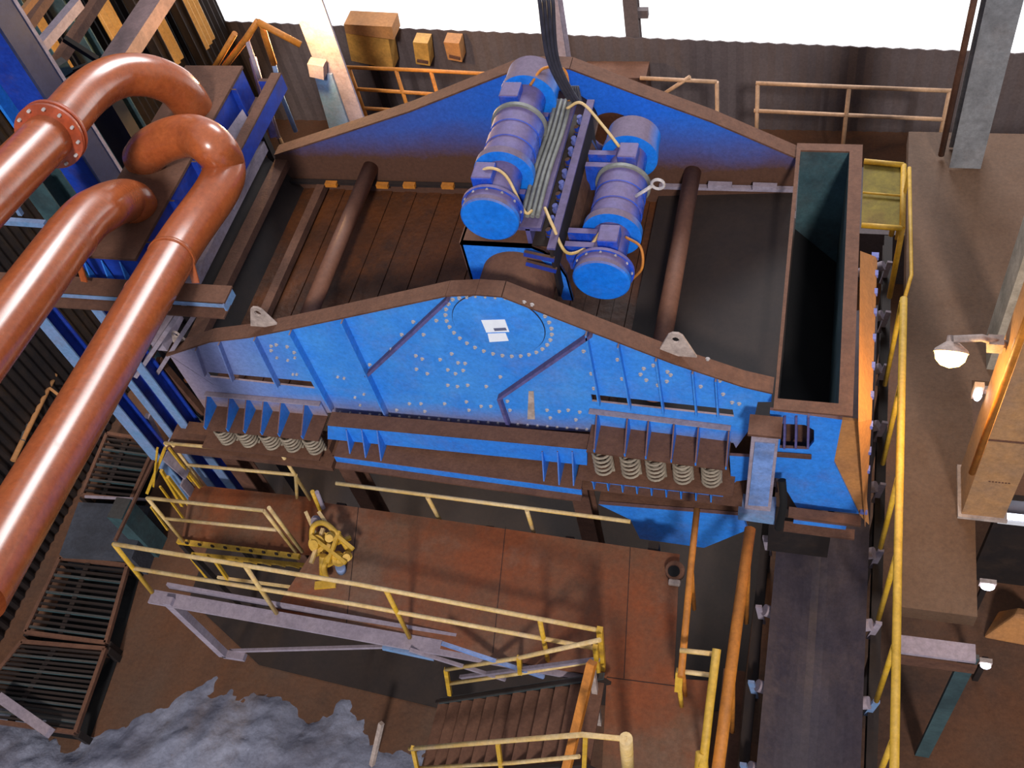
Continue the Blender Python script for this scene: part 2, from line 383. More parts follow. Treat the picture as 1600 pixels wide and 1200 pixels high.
# --- far side plate, in the plane y = W
ft = [(430,243),(545,206),(640,175),(800,112),(850,106),(890,108),(1000,150),(1110,190),(1243,247)]
fb = [(1243,330),(430,330)]
Pf = ats(ft + fb, y=W)
hc = at(958, 205, y=W)
hole = [V((hc.x+.24*math.cos(2*PI*k/24), W, hc.z+.24*math.sin(2*PI*k/24))) for k in range(24)]  # round hole cut into the far plate to stand for a dark shadow
MB().slab(Pf, (0, .02, 0), [hole]).build('side_plate', 'far', scr)
rim(Pf[:len(ft)], W-.01, W+.16, .018, 'top_flange')
for a, b, dy in [((455,283),(760,291),.05),((1030,291),(1240,296),.05)]:
    A = at(*a, y=W-dy); B = at(*b, y=W-dy)
    MB().bar(A, B, .05, .04).build('liner_rail', 'dark' if a[0] < 500 else 'grey', scr)
for px, py in [(598,290),(640,290),(518,288),(700,291)]:
    A = at(px, py, y=W-.09); MB().box((A.x-.07, A.y-.03, A.z-.02), (A.x+.07, A.y+.03, A.z+.03)).build('liner_clip', 'orange', scr)
for px, py in [(1125,290),(1195,292)]:
    A = at(px, py, y=W-.09); MB().box((A.x-.12, A.y-.03, A.z-.02), (A.x+.12, A.y+.03, A.z+.03)).build('liner_clip', 'grey', scr)
# --- deck
ZD = 3.9
def deck():
    mb = MB(); x0, x1 = -2.95, 3.0; n = 40
    for i in range(n):
        a = x0+(x1-x0)*i/n; b = x0+(x1-x0)*(i+1)/n
        mb.box((a, .02, ZD-.05), (b-.006, W, ZD+.012*(i % 2)))
    return mb.build('screen_deck', 'deck', scr)
deck()
A = at(1030,320,y=W); B = at(1240,320,y=W)
MB().slab([V((x, y, z)) for x, y, z in [(A.x+.0,.02,ZD+.06),(B.x,.02,ZD+.18),(B.x,W,ZD+.18),(A.x,W,ZD+.06)]], (0,0,.03)).build('feed_plate', 'dark', scr)
for x, z, ww in [(-2.72, 4.35, .16), (-2.3, 4.05, .1)]:
    MB().box((x-ww/2, .02, z-.1), (x+ww/2, W, z)).build('deck_beam', 'brown', scr)
# far liners under plate
# --- cross tubes
for (px, py), r in [((577,255), .088), ((1082,262), .088)]:
    c = at(px, py, y=W)
    MB().tube((c.x, .02, c.z-.06), (c.x, W, c.z-.06), r, n=24).build('cross_tube', 'tube', scr)
# --- exciter beam
bx = .72
MB().tube((bx, .02, 5.04), (bx, W, 5.04), .34, n=40).build('exciter_tube', 'brown', scr)
sec = [(.245,5.46),(.90,5.46),(1.0,5.41),(1.10,5.28),(1.16,5.1),(1.18,4.76),(.245,4.76)]
cut = [(.36,4.76),(.38,5.0),(.5,5.24),(.7,5.33),(.9,5.24),(1.03,5.05),(1.08,4.76)]
sec2 = [(.245,5.46),(.90,5.46),(1.0,5.41),(1.10,5.28),(1.16,5.1),(1.18,4.76)] + cut[::-1] + [(.245,4.76)]
for y in (.72, 2.3):
    MB().slab([V((x, y, z)) for x, z in sec2], (0,.03,0)).build('saddle_web', 'blue', scr)
mb = MB(); top = [V((x, .72, z)) for x, z in sec[:6]]
for a, b in zip(top, top[1:]):
    mb.hexa([a, b, b+V((0,1.62,0)), a+V((0,1.62,0))], [p - V((.012,0,.03)) for p in (a, b, b+V((0,1.62,0)), a+V((0,1.62,0)))])
mb.build('saddle_top', 'brown', scr)
MB().box((.235, .72, 4.9), (.265, 2.33, 5.46)).build('saddle_side', 'brown', scr)
for k in range(2):
    y = .74
    MB().bar((.86+.0, .60-.0, 5.50-.12*k), (1.12, .60, 5.44-.14*k), .03, .05).build('saddle_rib', 'deepblue', scr)
# ridge flange with its ladder of bolts and the hose tray
MB().box((1.09, .6, 4.95), (1.115, 2.45, 5.58)).build('ridge_web', 'dark', scr); MB().box((1.08, .58, 5.58), (1.15, 2.47, 5.6)).build('ridge_flange', 'violet', scr)
MB().box((.9, .72, 5.465), (1.09, 2.4, 5.475)).build('bolt_strip', 'dark', scr)
MB().box((.78, .75, 5.62), (1.0, 2.4, 5.66)).build('hose_tray', 'violet', scr)
MB().box((.86, .75, 5.46), (.9, 2.4, 5.64)).build('tray_web', 'violet', scr)
for k in range(11):
    y = .85+k*.145
    MB().lathe((1.045, y, 5.47), (-.25,0,1), [(0,.042),(.03,.042),(.031,.028),(.075,.026)], 8).build('ridge_bolt', 'bluebolt' if k % 3 else 'deepblue', scr)
    
def exciter(cx, cz, y0, side, lab):
    e = MB(); o = V((cx, y0, cz)); d = V((0,1,0))
    R = .255
    e.lathe(o, d, [(0,R*.93),(.012,R*.99),(.05,R)], 40)
    root = e.build('exciter', 'cap', scr, smooth=35); root['label'] = lab
    MB().lathe(o, d, [(.05,R*.98),(.12,R*.98),(.12,R*1.06),(.15,R*1.06),(.151,R*.7)], 40).build('end_cap_flange', 'motor', root, smooth=35)
    MB().lathe(o, d, [(.15,.17),(.56,.17)], 32).build('neck', 'motor', root, smooth=35)
    MB().lathe(o, d, [(.54,.20),(.545,R*1.05),(.62,R*1.05),(.625,.2)], 40).build('ring_flange', 'cap', root, smooth=35)
    b = MB(); b.lathe(o, d, [(.62,.235),(.74,.235),(.745,.225),(.80,.225),(.805,.235),(.93,.235),(.935,.225),(1.0,.225),(1.005,.235),(1.16,.235)], 40)
    b.build('drum', 'motor', root, smooth=25)
    MB().lathe(o, d, [(1.16,.25),(1.165,.258),(1.2,.258),(1.2,.17)], 40).build('drum_band', 'hose' , root, smooth=35)
    MB().lathe(o, d, [(1.2,.17),(1.56,.17)], 32).build('neck', 'motor', root, smooth=35)
    MB().lathe(o, d, [(1.54,.20),(1.545,R*1.05),(1.60,R*1.05),(1.70,R),(1.84,R),(1.86,.2)], 40).build('ring_flange', 'cap', root, smooth=35)
    for yy in (.24, 1.28):
        bb = MB(); x = cx + side*.06
        bb.box((x-.12, y0+yy, cz+.12), (x+.06, y0+yy+.2, cz+.25)); bb.build('terminal_box', 'motor', root, bevel=.015)
    # mounting feet towards the saddle
    for yy in (.26, .42, 1.26, 1.42):
        if side < 0: MB().box((cx-.16, y0+yy, cz-.33), (cx+.2, y0+yy+.06, cz-.1)).build('mounting_foot', 'motor', root)
        else: MB().box((cx-.36, y0+yy, cz-.16), (cx-.1, y0+yy+.06, cz+.14)).build('mounting_foot', 'motor', root)
    for k in range(24):
        t = 2*PI*k/24
        if k % 2 == 0: MB().lathe((cx+R*.98*math.cos(t), y0+.118, cz+R*.98*math.sin(t)), (0,-1,0), [(0,.012),(.014,.012)], 6).build('flange_bolt', 'bolt', root)
    return root
exciter(.592, 5.81, .67, -1, 'left exciter')
exciter(1.50, 5.19, .60, 1, 'right exciter')
# lifting eye on the right exciter
c = at(1028, 288, z=5.5)
ey = MB().path([c+V((.055*math.cos(2*PI*k/16), 0, .055*math.sin(2*PI*k/16))) for k in range(17)], .014, 8, False).build('lifting_eye', 'bolt', scr)
MB().tube((1.66, c.y, 5.33), (c.x-.05, c.y, c.z-.02), .016).build('eye_stem', 'bolt', scr)
# hoses lying on the tray and looping to the motors
def hose(pts, r, m='hose', name='hose'):
    return MB().path(bez(pts, 8), r, 10).build(name, m, scr)
for k in range(4):
    x = .82+.045*k
    hose([(x, 2.35, 5.69), (x+.01, 1.9, 5.70), (x-.01, 1.4, 5.69), (x, .85, 5.69)], .02)
hose([(.95,2.3,5.72),(.9,2.5,5.9),(.75,2.35,6.05),(.66,2.15,6.02)], .013, 'orange')
hose([(.9,.9,5.71),(.85,.85,5.75),(.7,1.0,6.0),(.55,1.02,6.07),(.42,1.0,5.98)], .013, 'yellowpale')
hose([(.95,2.2,5.72),(1.1,2.2,5.78),(1.3,2.1,5.6),(1.45,2.0,5.45)], .014, 'yellowpale')
hose([(1.0,.95,5.70),(1.1,.78,5.66),(1.2,.72,5.4),(1.35,.9,5.3),(1.45,.98,5.40)], .014, 'yellowpale')
hose([(1.66,1.0,5.33),(1.80,.92,5.3),(1.82,.82,5.15),(1.72,.8,5.0)], .012, 'orange')

# --- feed end: bolted cross flange on the left
fe = MB().box((-2.99, -.02, 4.46), (-2.85, W+.02, 4.60)).build('feed_end_beam', 'grey', scr)
for k in range(22):
    y = .1+k*.125
    MB().lathe((-3.02, y, 4.53), (-.3,0,1), [(0,.028),(.06,.028)], 6).build('flange_bolt', 'dark', fe)
MB().slab([V((-3.12,0,4.3)),V((-3.02,0,4.5)),V((-3.02,W,4.5)),V((-3.12,W,4.3))], (.01,0,-.02)).build('feed_end_lip', 'brown', scr)
MB().slab([V((-2.95,0,4.45)),V((-2.6,0,3.9)),V((-2.6,W,3.9)),V((-2.95,W,4.45))], (.02,0,-.02)).build('feed_end_plate', 'dark', scr)
# --- spring brackets
def bracket(pl, pr, dep, n, tri, gx, name_l):
    """shelf on the plate; pl, pr inner edge ends of the shelf in the plane y = 0"""
    a = at(*pl, y=-.02); b = at(*pr, y=-.02)
    ztop = .24
    bk = MB().slab([a, b, b+V((0,0,ztop)), a+V((0,0,ztop))], (0,.02,0)).build('spring_bracket', 'plate', scr); bk['label'] = name_l
    MB().slab([a, b, b+V((0,-dep,0)), a+V((0,-dep,0))], (0,0,-.02)).build('bracket_shelf', 'brown', bk)
    MB().bar(a+V((0,-.015,ztop)), b+V((0,-.015,ztop)), .05, .012).build('bracket_lip', 'grey', bk)
    for f in gx:
        p = a.lerp(b, f)
        if tri: pts = [p+V((0,0,0)), p+V((0,0,ztop)), p+V((0,-.03,ztop)), p+V((0,-dep,.06)), p+V((0,-dep,0))]
        else: pts = [p, p+V((0,0,ztop)), p+V((0,-.05,ztop)), p+V((0,-dep,.05)), p+V((0,-dep,0))]
        MB().slab([q-V((.006,0,0)) for q in pts], (.012,0,0)).build('gusset', 'blue', bk)
    return a, b
ra, rb = bracket((925,663),(1142,690), .30, 6, False, (.06,.28,.43,.61,.78,.99), 'right spring bracket')
la, lb_ = bracket((335,634),(512,650), .30, 6, True, (.02,.22,.37,.52,.67,.87), 'left spring bracket')
# --- springs
def spring(x, y, z0, z1, lab, grp):
    mb = MB(); pts = []; n = 5.5; R = .085
    for k in range(int(n*16)+1):
        t = k/16; z = z0+(z1-z0)*k/(n*16)
        pts.append(V((x+R*math.cos(2*PI*t), y+R*math.sin(2*PI*t), z)))
    o = mb.path(pts, .0135, 7).build('coil_spring', 'spring')
    return tag(o, lab, 'spring', grp)
ordn = ['leftmost', 'second from left', 'middle', 'second from right', 'rightmost']
zs = ra.z-.02; rz = []
for i, px in enumerate((945, 987, 1026, 1068, 1112)):
    f = (px-925)/(1142-925); p = ra.lerp(rb, f); X = at(px, 733+i*4, y=-.24).x
    spring(X, -.24, 3.425, p.z-.034, ordn[i]+' of the five cream coil springs under the right bracket', 'coil springs under the right bracket')
for i, px in enumerate((356, 390, 426, 459, 494)):
    p = la.lerp(lb_, (px-335)/(512-335)); X = at(px, 682+i*4, y=-.24).x
    spring(X, -.24, la.lerp(lb_, .5).z-.31, p.z-.034, ordn[i]+' of the five cream coil springs under the left bracket', 'coil springs under the left bracket')

# ================================================================== FEED / DISCHARGE CHUTE on the right
ch = thing('discharge_chute', 'open-topped rectangular blue chute with brown rim at the right end of the screen', 'chute', (3.6, 1.4, 2.9))
zr = 4.63
xo0, xo1, yo0, yo1 = 3.02, 3.64, -.19, 3.0
a0, a1 = xo0-.0, xo0+.06
# brown rim frame (a flat flange lying round the mouth)
mb = MB()
outer = [V((3.03,-.2,zr)), V((3.655,-.2,zr)), V((3.62,yo1,zr)), V((3.0,yo1,zr))]
inner = [V((3.055,-.09,zr)), V((3.54,-.09,zr)), V((3.5,yo1-.1,zr)), V((3.04,yo1-.1,zr))]
mb.slab(outer, (0,0,.02), [inner]).build('chute_rim', 'brown', ch)
def wallq(a, b, za, zb, t, m, name, par):
    """wall standing under the line a-b"""
    return MB().slab([V((a.x,a.y,za)), V((b.x,b.y,za)), V((b.x,b.y,zb)), V((a.x,a.y,zb))], t).build(name, m, par)
wallq(inner[1], inner[2], 2.95, zr, (.02,0,0), 'green', 'chute_wall', ch)
wallq(inner[3], inner[2], 2.95, zr, (0,.02,0), 'green', 'chute_wall', ch)
wallq(inner[0], inner[3], 2.95, 3.7, (-.02,0,0), 'dark', 'chute_wall', ch)
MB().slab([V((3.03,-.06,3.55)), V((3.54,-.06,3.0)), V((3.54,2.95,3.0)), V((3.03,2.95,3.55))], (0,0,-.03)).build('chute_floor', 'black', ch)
# near face of the chute, in the plane y = -.12
face = ats([(1205,642),(1316,655),(1303,722),(1341,800),(1252,793),(1222,745),(1214,700),(1165,728),(1140,712),(1145,712),(1206,690)], y=-.15)
face = ats([(1203,641),(1316,656),(1303,722),(1342,803),(1245,793),(1218,748),(1205,745),(1150,752),(1143,760),(1140,712),(1203,716)], y=-.15)
MB().slab(face, (0,.03,0), [ats([(1222,662),(1258,664),(1272,672),(1272,690),(1262,702),(1218,700)], y=-.15)]).build('chute_face', 'blue', ch)
MB().slab(ats([(1214,656),(1276,660),(1276,706),(1214,704)], y=-.02), (0,.01,0)).build('recess_back', 'brown', ch)
for px in (1226, 1244, 1263):
    MB().slab(ats([(px-1.5,652),(px+2,652),(px+1,702),(px-2.5,702)], y=-.17), (0,.14,0)).build('gusset', 'violet', ch)
MB().slab(ats([(1212,706),(1268,710),(1268,715),(1212,711)], y=-.16), (0,-.02,0)).build('face_ledge', 'brown', ch)
MB().slab(ats([(1316,656),(1342,659),(1358,820),(1344,806),(1303,722)], y=-.13), (0,.03,0)).build('corner_plate', 'tan', ch)
# flared right side with its row of bolts
fl = [at(1345,392,z=4.2), at(1369,400,z=4.05), at(1352,826,z=2.95), at(1336,800,z=3.05)]
fa = [V((3.655,-.2,zr)), V((3.64,2.1,zr)), V((3.83,2.1,3.9)), V((3.86,-.2,3.9-.62))]
A1, A2 = at(1341, 660, z=4.6), at(1344, 392, z=4.6)
B1, B2 = at(1362, 655, z=4.25), at(1371, 402, z=4.25)
C1 = at(1352, 822, y=-.16)
MB().slab([A1, A2, B2, B1], (.0,0,-.02)).build('side_flange', 'tan', ch)
MB().slab([A1, B1, C1], (0,0,-.02)).build('side_flange', 'tan', ch)
for k in range(9):
    t = [0,.12,.24,.37,.53,.70,.87,1.04,1.2][k]
    p = B2.lerp(B1, t) if t <= 1 else B1.lerp(C1, (t-1)*1.4)
    MB().box((p.x-.055, p.y-.03, p.z-.01), (p.x+.01, p.y+.03, p.z+.035)).build('flange_clamp', 'bluebolt', ch)
for k in range(2):
    p = B1.lerp(C1, .45+.4*k); MB().box((p.x-.055, p.y-.03, p.z-.01), (p.x+.01, p.y+.03, p.z+.035)).build('flange_clamp', 'bluebolt', ch)
# foot rails under the chute
for z0, pa, pb, m in [(0,(1232,800),(1345,815),'brown'), (1,(1240,812),(1322,822),'blue'), (2,(1225,822),(1335,836),'brown')]:
    A = at(*pa, y=-.3); B = at(*pb, y=-.3); MB().bar(A, B, .10 if m == 'brown' else .04, .03 if m == 'brown' else .07).build('foot_rail', m, ch)

# ================================================================== BASE FRAME
bf_ = thing('support_frame', 'blue dusty steel frame carrying the springs and the screen', 'frame', (0, -.3, 2.6))
yf = -.25
A = ats([(512,664),(917,702),(917,727),(512,686)], y=yf)
MB().slab(A, (0,.04,0)).build('upper_beam', 'blue', bf_)
t = ats([(512,662),(917,699)], y=yf)
MB().bar(t[0]+V((0,.06,0)), t[1]+V((0,.06,0)), .16, .015).build('beam_top', 'brown', bf_)
# lower I-beam
q = ats([(522,712),(908,764)], y=-.42)
MB().bar(q[0]+V((0,.13,.0)), q[1]+V((0,.13,.0)), .26, .02).build('lower_flange', 'brown', bf_)
MB().bar(q[0]+V((0,-.0,-.05)), q[1]+V((0,-.0,-.05)), .02, .10).build('lower_web', 'blue', bf_)
MB().bar(q[0]+V((0,-.02,-.11)), q[1]+V((0,-.02,-.11)), .12, .02).build('lower_foot', 'brown', bf_)
for px0, px1 in ((540,690), (564,692), (588,694)):
    a = at(px0, 672, y=-.26); b = at(px0, 717, y=-.40)
    MB().slab([a, a+V((0,.12,0)), V((a.x, -.1, b.z)), V((a.x, -.42, b.z)), ], (.012,0,0)).build('gusset', 'blue', bf_)
for px0 in (846, 870, 893):
    a = at(px0, 706, y=-.26); b = at(px0, 756, y=-.40)
    MB().slab([a, a+V((0,.12,0)), V((a.x, -.1, b.z)), V((a.x, -.42, b.z)), ], (.012,0,0)).build('gusset', 'blue', bf_)
# right spring seat: shelf, stools and foot flange
zsr = ra.z-.275
def seat(pa, pb, zt):
    A = V((at(*pa, y=-.18).x, 0, zt)); B = V((at(*pb, y=-.18).x, 0, zt))
    MB().box((A.x, -.36, zt-.02), (B.x, -.0, zt)).build('spring_seat', 'brown', bf_)
    return A.x, B.x
x0, x1 = seat((912,750), (1148,780), 3.41)
MB().box((x0+.1, -.26, 3.2), (x1-.1, -.24, 3.38)).build('seat_web', 'blue', bf_)
MB().box((x0-.05, -.34, 3.18), (x1+.08, -.0, 3.2)).build('seat_foot', 'brown', bf_)
MB().box((x0+.1, -.30, 3.29), (x1-.2, -.262, 3.305)).build('seat_rib', 'blue', bf_)
for k in range(9):
    x = x0+.14+k*(x1-x0-.35)/8
    MB().box((x, -.335, 3.2), (x+.012, -.262, 3.38)).build('seat_stiffener', 'blue', bf_)
zl = la.lerp(lb_, .5).z-.325
x0, x1 = seat((335,690), (512,705), zl)
MB().box((x0-.3, -.20, zl-.12), (x1+.05, -.05, zl-.02)).build('seat_web', 'brown', bf_)
MB().box((x0-.5, -.36, zl-.2), (x1+.1, -.0, zl-.12)).build('seat_foot', 'brown', bf_)
# legs of the frame down to the floor
for x in (x0+.1, -1.35, 1.2):
    MB().ibeam((x, -.15, 0), (x, -.15, 3.1), .18, .2, up=(0,1,0)).build('leg', 'brown', bf_)
    MB().ibeam((x, 2.95, 0), (x, 2.95, 3.1), .18, .2, up=(0,1,0)).build('leg', 'brown', bf_)
MB().box((-3, 2.9, 3.0), (3.1, 3.1, 3.4)).build('far_beam', 'brown', bf_)
# column block in front of the chute
cb = ats([(1174,680),(1217,684),(1204,800),(1163,797)], y=-.36)
MB().slab([V((p.x, p.y, p.z)) for p in cb], (0,.16,0)).build('column_block', 'grey', bf_, bevel=.01)['label'] = 'pale lavender column block'
cb = ats([(1180,690),(1211,693),(1200,790),(1169,788)], y=-.362)
MB().slab(cb, (0,-.01,0)).build('block_panel', 'paleblue', bf_)
c = ats([(1153,800),(1210,806),(1210,820),(1153,812)], y=-.40)
MB().slab(c, (0,.2,0)).build('block_foot', 'sky', bf_)
c = ats([(1170,664),(1222,669)], y=-.3)
MB().bar(c[0], c[1], .2, .03).build('block_cap', 'brown', bf_)
MB().path(bez([at(1222,750,y=-.3), at(1224,790,y=-.42), at(1216,825,y=-.45)], 6), .035).build('drain_hose', 'black', bf_)

# ================================================================== UNDER-SCREEN HOPPER
hp = MB(); 
hpts = ats([(935,788),(1160,806),(1168,828),(1100,856),(1000,842),(985,812)], y=-.2)
hp.slab(hpts, (0,.04,0)); hopper = hp.build('hopper', 'blue'); 
MB().slab([V((p.x, -.15, p.z)) for p in (hpts[0], hpts[5], hpts[4], hpts[3], hpts[2], hpts[1])], (0,2.4,0)).build('hopper_body', 'brown', hopper)
tag(hopper, 'blue hopper plate below the right end of the screen frame', 'hopper')

# ================================================================== CONVEYOR under the chute, running towards the viewer
zc = 2.0
cv = thing('belt_conveyor', 'wide black troughed belt conveyor running out from under the chute', 'conveyor', (3.6, -1, 0))
bxl = at(1200, 1000, z=zc).x; bxr = at(1352, 1000, z=zc).x
xm = (bxl+bxr)/2; hw = (bxr-bxl)/2
mb = MB(); prof = []
for k in range(13):
    f = -1+2*k/12; prof.append((xm+f*hw, zc-.2*(1-abs(f)**1.5)))
for k in range(12):
    (x0, z0), (x1, z1) = prof[k], prof[k+1]
    mb.hexa([V((x0,-4.6,z0)),V((x1,-4.6,z1)),V((x1,3.2,z1)),V((x0,3.2,z0))],[V((x0,-4.6,z0+.012)),V((x1,-4.6,z1+.012)),V((x1,3.2,z1+.012)),V((x0,3.2,z0+.012))])
mb.build('belt', 'belt', cv)
for sgn, xx in ((-1, bxl-.12), (1, bxr+.12)):
    MB().ibeam((xx, -4.6, zc-.38), (xx, 4.6, zc-.38), .1, .2).build('conveyor_stringer', 'dark', cv)
for k in range(11):
    y = -3.9+.78*k
    idl = MB().tube((xm-hw*.45, y, zc-.25), (xm+hw*.45, y, zc-.25), .06).build('idler_roller', 'grey', cv)
    for sgn in (-1, 1):
        MB().tube((xm+sgn*hw*.5, y, zc-.24), (xm+sgn*(hw+.06), y, zc-.07), .06).build('roller', 'grey', idl)
        MB().bar((xm+sgn*(hw+.07), y, zc-.4), (xm+sgn*(hw+.12), y, zc+.0), .06, .03, up=(0,1,0)).build('idler_bracket', 'sky' if k in (2,3) else 'grey', idl)
for k in range(6):
    y = -4.2+1.6*k
    for xx in (bxl-.12, bxr+.12): MB().box((xx-.05, y-.05, 0), (xx+.05, y+.05, zc-.48)).build('leg', 'dark', cv)
# chute skirt, the dark mouth above the belt
MB().slab([V((3.05,-.18,2.95)),V((3.62,-.18,2.95)),V((3.62,-.18,2.05)),V((3.05,-.18,2.05))], (0,.02,0)).build('skirt', 'dark', ch)
MB().slab([V((3.62,-.18,2.95)),V((3.62,2.9,2.95)),V((3.62,2.9,2.05)),V((3.62,-.18,2.05))], (.02,0,0)).build('skirt', 'dark', ch)
# brown guard plate left of the belt
gd = MB().box((bxl-.42, -4.6, zc-.75), (bxl-.2, -1.2, zc-.72)).build('guard_plate', 'brown'); tag(gd, 'rust-brown guard plate lying along the left side of the belt', 'plate')

# ================================================================== SERVICE PLATFORMS
pf = thing('service_platform', 'brown steel-plate service platform in front of the screen', 'platform', (0.5, -1.4, ZP))
plate = [at(505,785,z=ZP), at(1062,866,z=ZP), at(1053,1060,z=ZP), at(1112,1064,z=ZP), at(1098,1215,z=ZP), at(940,1215,z=ZP), at(948,1058,z=ZP), at(560,992,z=ZP), at(420,967,z=ZP), at(488,862,z=ZP)]
plate = [V((p.x, p.y, ZP-.03)) for p in plate]
MB().slab(plate, (0,0,.03)).build('floor_plate', 'floorplate', pf)
for a, b in [((790,823),(770,1020)), ((985,853),(975,1060)), ((560,792),(540,985)), ((948,1058),(1056,1072))]:
    A = at(*a, z=ZP+.002); B = at(*b, z=ZP+.002); MB().bar(A, B, .006, .003).build('weld_seam', 'dark', pf)
for k in range(5):
    A = plate[0].lerp(plate[1], .05+.22*k)
    MB().box((A.x-.05, -.75, 0) if k in (0, 4) else (A.x-.04, -2.0, ZP-.2), (A.x+.05, -.65, ZP-.03) if k in (0, 4) else (A.x+.04, -.7, ZP-.03)).build('platform_joist', 'dark', pf)
g = MB().tube(at(1055,895,z=ZP), at(1055,895,z=ZP)+V((0,0,.07)), .09, n=20).build('floor_socket', 'brown', pf)
MB().tube(at(1053,893,z=ZP+.07), at(1053,893,z=ZP+.07)+V((0,0,.012)), .055, n=20).build('socket_mouth', 'black', g)
tag(MB().box(tuple(at(1053,912,z=ZP)+V((-.05,-.03,0))), tuple(at(1053,912,z=ZP)+V((.06,.03,.05)))).build('rag', 'lug', None, bevel=.015), 'small pale rag lying beside the floor socket', 'rag')
# edge beam with pale flange and the slanting brackets below
eb = thing('edge_beam', 'pale grey steel edge beam along the near side of the walkway, braced from below', 'beam', (-.5, -2.05, ZP))
A = at(236, 932, y=-2.02); B = at(935, 1056, y=-2.02)
MB().bar(A, B, .14, .03).build('top_flange', 'grey', eb); MB().bar(A-V((0,-.03,.1)), B-V((0,-.03,.1)), .02, .18).build('web', 'dark', eb)
A2 = at(262, 918, y=-1.9); B2 = at(800, 1014, y=-1.9); MB().bar(A2+V((0,.02,0)), B2+V((0,.02,0)), .03, .1).build('inner_angle', 'grey', eb)
A = at(262, 938, y=-2.05); B = at(350, 1022, y=-2.05); MB().bar(A, B, .08, .09).build('knee_brace', 'grey', eb)
C_ = at(383, 1027, y=-2.05); MB().bar(B, C_, .08, .06).build('knee_foot', 'grey', eb)
A = at(360, 1017, y=-2.0); B = at(610, 1010, y=-2.0); MB().bar(A, B, .03, .04).build('lower_tie', 'grey', eb)
A = at(600, 1005, y=-2.05); B = at(680, 1022, y=-2.05); MB().bar(A, B, .12, .06).build('splice_plate', 'sky', eb)
for a, b in [((690,1005),(850,1058)), ((720,1058),(935,1030)), ((640,1015),(790,1062))]:
    MB().bar(at(*a, y=-2.1), at(*b, y=-2.1), .03, .04).build('cross_tie', 'paleblue' if a[0] == 690 else 'grey', eb)
# ---- handrails
def rail(name, label, segs, posts, par=None, r=.021, m='yellowpale', pm='yellow', cat='handrail', group=None, base=None):
    allp = [p for s in segs for p in s] + [p for s in posts for p in s]
    if par is None:
        lo = min(allp, key=lambda p: p.z); root = thing(name, label, cat, tuple(lo), group)
    else: root = par
    for s in segs: MB().path(s, r, 10).build('rail', m, root)
    for s in posts: MB().path(s, r*1.05, 10).build('post', pm, root)
    return root
def yl(pts, y): return [at(a, b, y=y) for a, b in pts]
y0 = -1.98
hr = rail('handrail', 'long two-bar yellow handrail along the near edge of the walkway', [yl([(178,850),(560,913),(937,985)], y0), yl([(209,888),(560,945),(937,1014)], y0)], [])
def post(px, py, px2, py2, y, root, m='yellow', r=.022): MB().path(yl([(px,py),(px2,py2)], y), r, 10).build('post', m, root)
post(178,850,246,936,y0,hr); post(383,884,432,958,y0,hr,'yellowpale'); post(603,922,640,996,y0,hr); post(843,967,858,1042,y0,hr)
mb = MB().bar(at(937,983,y=y0), at(942,1048,y=y0), .05, .05, up=(0,1,0)); mb.build('end_post', 'yellow', hr)
# back rail of the platform
y1 = -.66
br = rail('handrail', 'single pinkish rail with two short posts behind the brown platform', [yl([(525,755),(985,815)], y1)], [])
post(668,777,689,816,y1,br,'yellowpale'); post(823,797,835,836,y1,br,'yellowpale')
z = ZP-.1
for px, py in ((689,816),(835,836)):
    p = at(px, py, y=y1); MB().tube(p, (p.x, p.y, ZP-.5), .02).build('post_foot', 'brown', br)
# right pair of cross rails near the stair head
sr = rail('handrail', 'yellow gate rail with two pale cross bars at the right edge of the platform', [[at(1062,1016,z=3.75), at(1118,1022,z=3.75)], [at(1058,1048,z=3.5), at(1112,1055,z=3.5)]], [])
MB().path([at(1120,1014,z=3.85), at(1108,1110,z=3.7), at(1098,1200,z=3.6)], .035).build('gate_post', 'yellow', sr)
MB().bar(at(1062,1048,z=3.5), at(1060,1078,z=3.3), .06, .06, up=(0,1,0)).build('gate_foot', 'yellow', sr)
MB().tube(at(1097,1176,z=3.62), at(1095,1200,z=3.55), .05).build('collar', 'yellow', sr)
for px, nm in ((1098,1),): MB().tube(at(1100,1180,z=3.6), V((at(1100,1180,z=3.6).x, at(1100,1180,z=3.6).y, ZP)), .03).build('post', 'yellow', sr)
MB().tube(at(1062,1078,z=3.3), V((at(1062,1078,z=3.3).x, at(1062,1078,z=3.3).y, ZP)), .02).build('post', 'yellow', sr)
r2 = rail('handrail', 'weathered yellow rail along the right edge of the brown platform', [[at(1089,796,z=3.6), at(1080,880,z=3.6), at(1064,1058,z=3.6)]], [], r=.03, m='orange')
for py in (885, 1040):
    p = at(1080 if py < 900 else 1066, py, z=3.6); MB().tube(p, (p.x, p.y, ZP-.2), .02).build('post', 'orange', r2)
r3 = rail('handrail', 'thick yellow rail along the left side of the conveyor belt', [[at(1172,826,z=3.5), at(1150,985,z=3.5), at(1120,1215,z=3.5)]], [], r=.05, m='orange')
for py in (840, 1030, 1200):
    p = at(1172-(py-826)*.134, py, z=3.5); MB().tube(p, (p.x, p.y, zc-.38), .025).build('post', 'orange', r3)
# right-hand rail along the conveyor
r4 = rail('handrail', 'long yellow handrail with stub posts on the right side of the conveyor', [[at(1412,466,z=3.97), at(1403,860,z=3.97), at(1397,1215,z=3.97)]], [], r=.034, m='yellow')
MB().path([at(1421,262,z=3.97), at(1423,370,z=3.97), at(1424,430,z=3.97), at(1412,470,z=3.97)], .018).build('thin_rail', 'yellow', r4)
for py in (470, 600, 740, 860, 1000, 1150):
    p = at(1410-(py-440)*.017, py, z=3.97); MB().tube(p, (p.x-.0, p.y, ZP-.3), .024).build('post', 'yellow', r4)
for py in (262,):
    p = at(1421, py, z=3.97); MB().tube(p, (p.x, p.y, ZP), .018).build('post', 'yellow', r4)
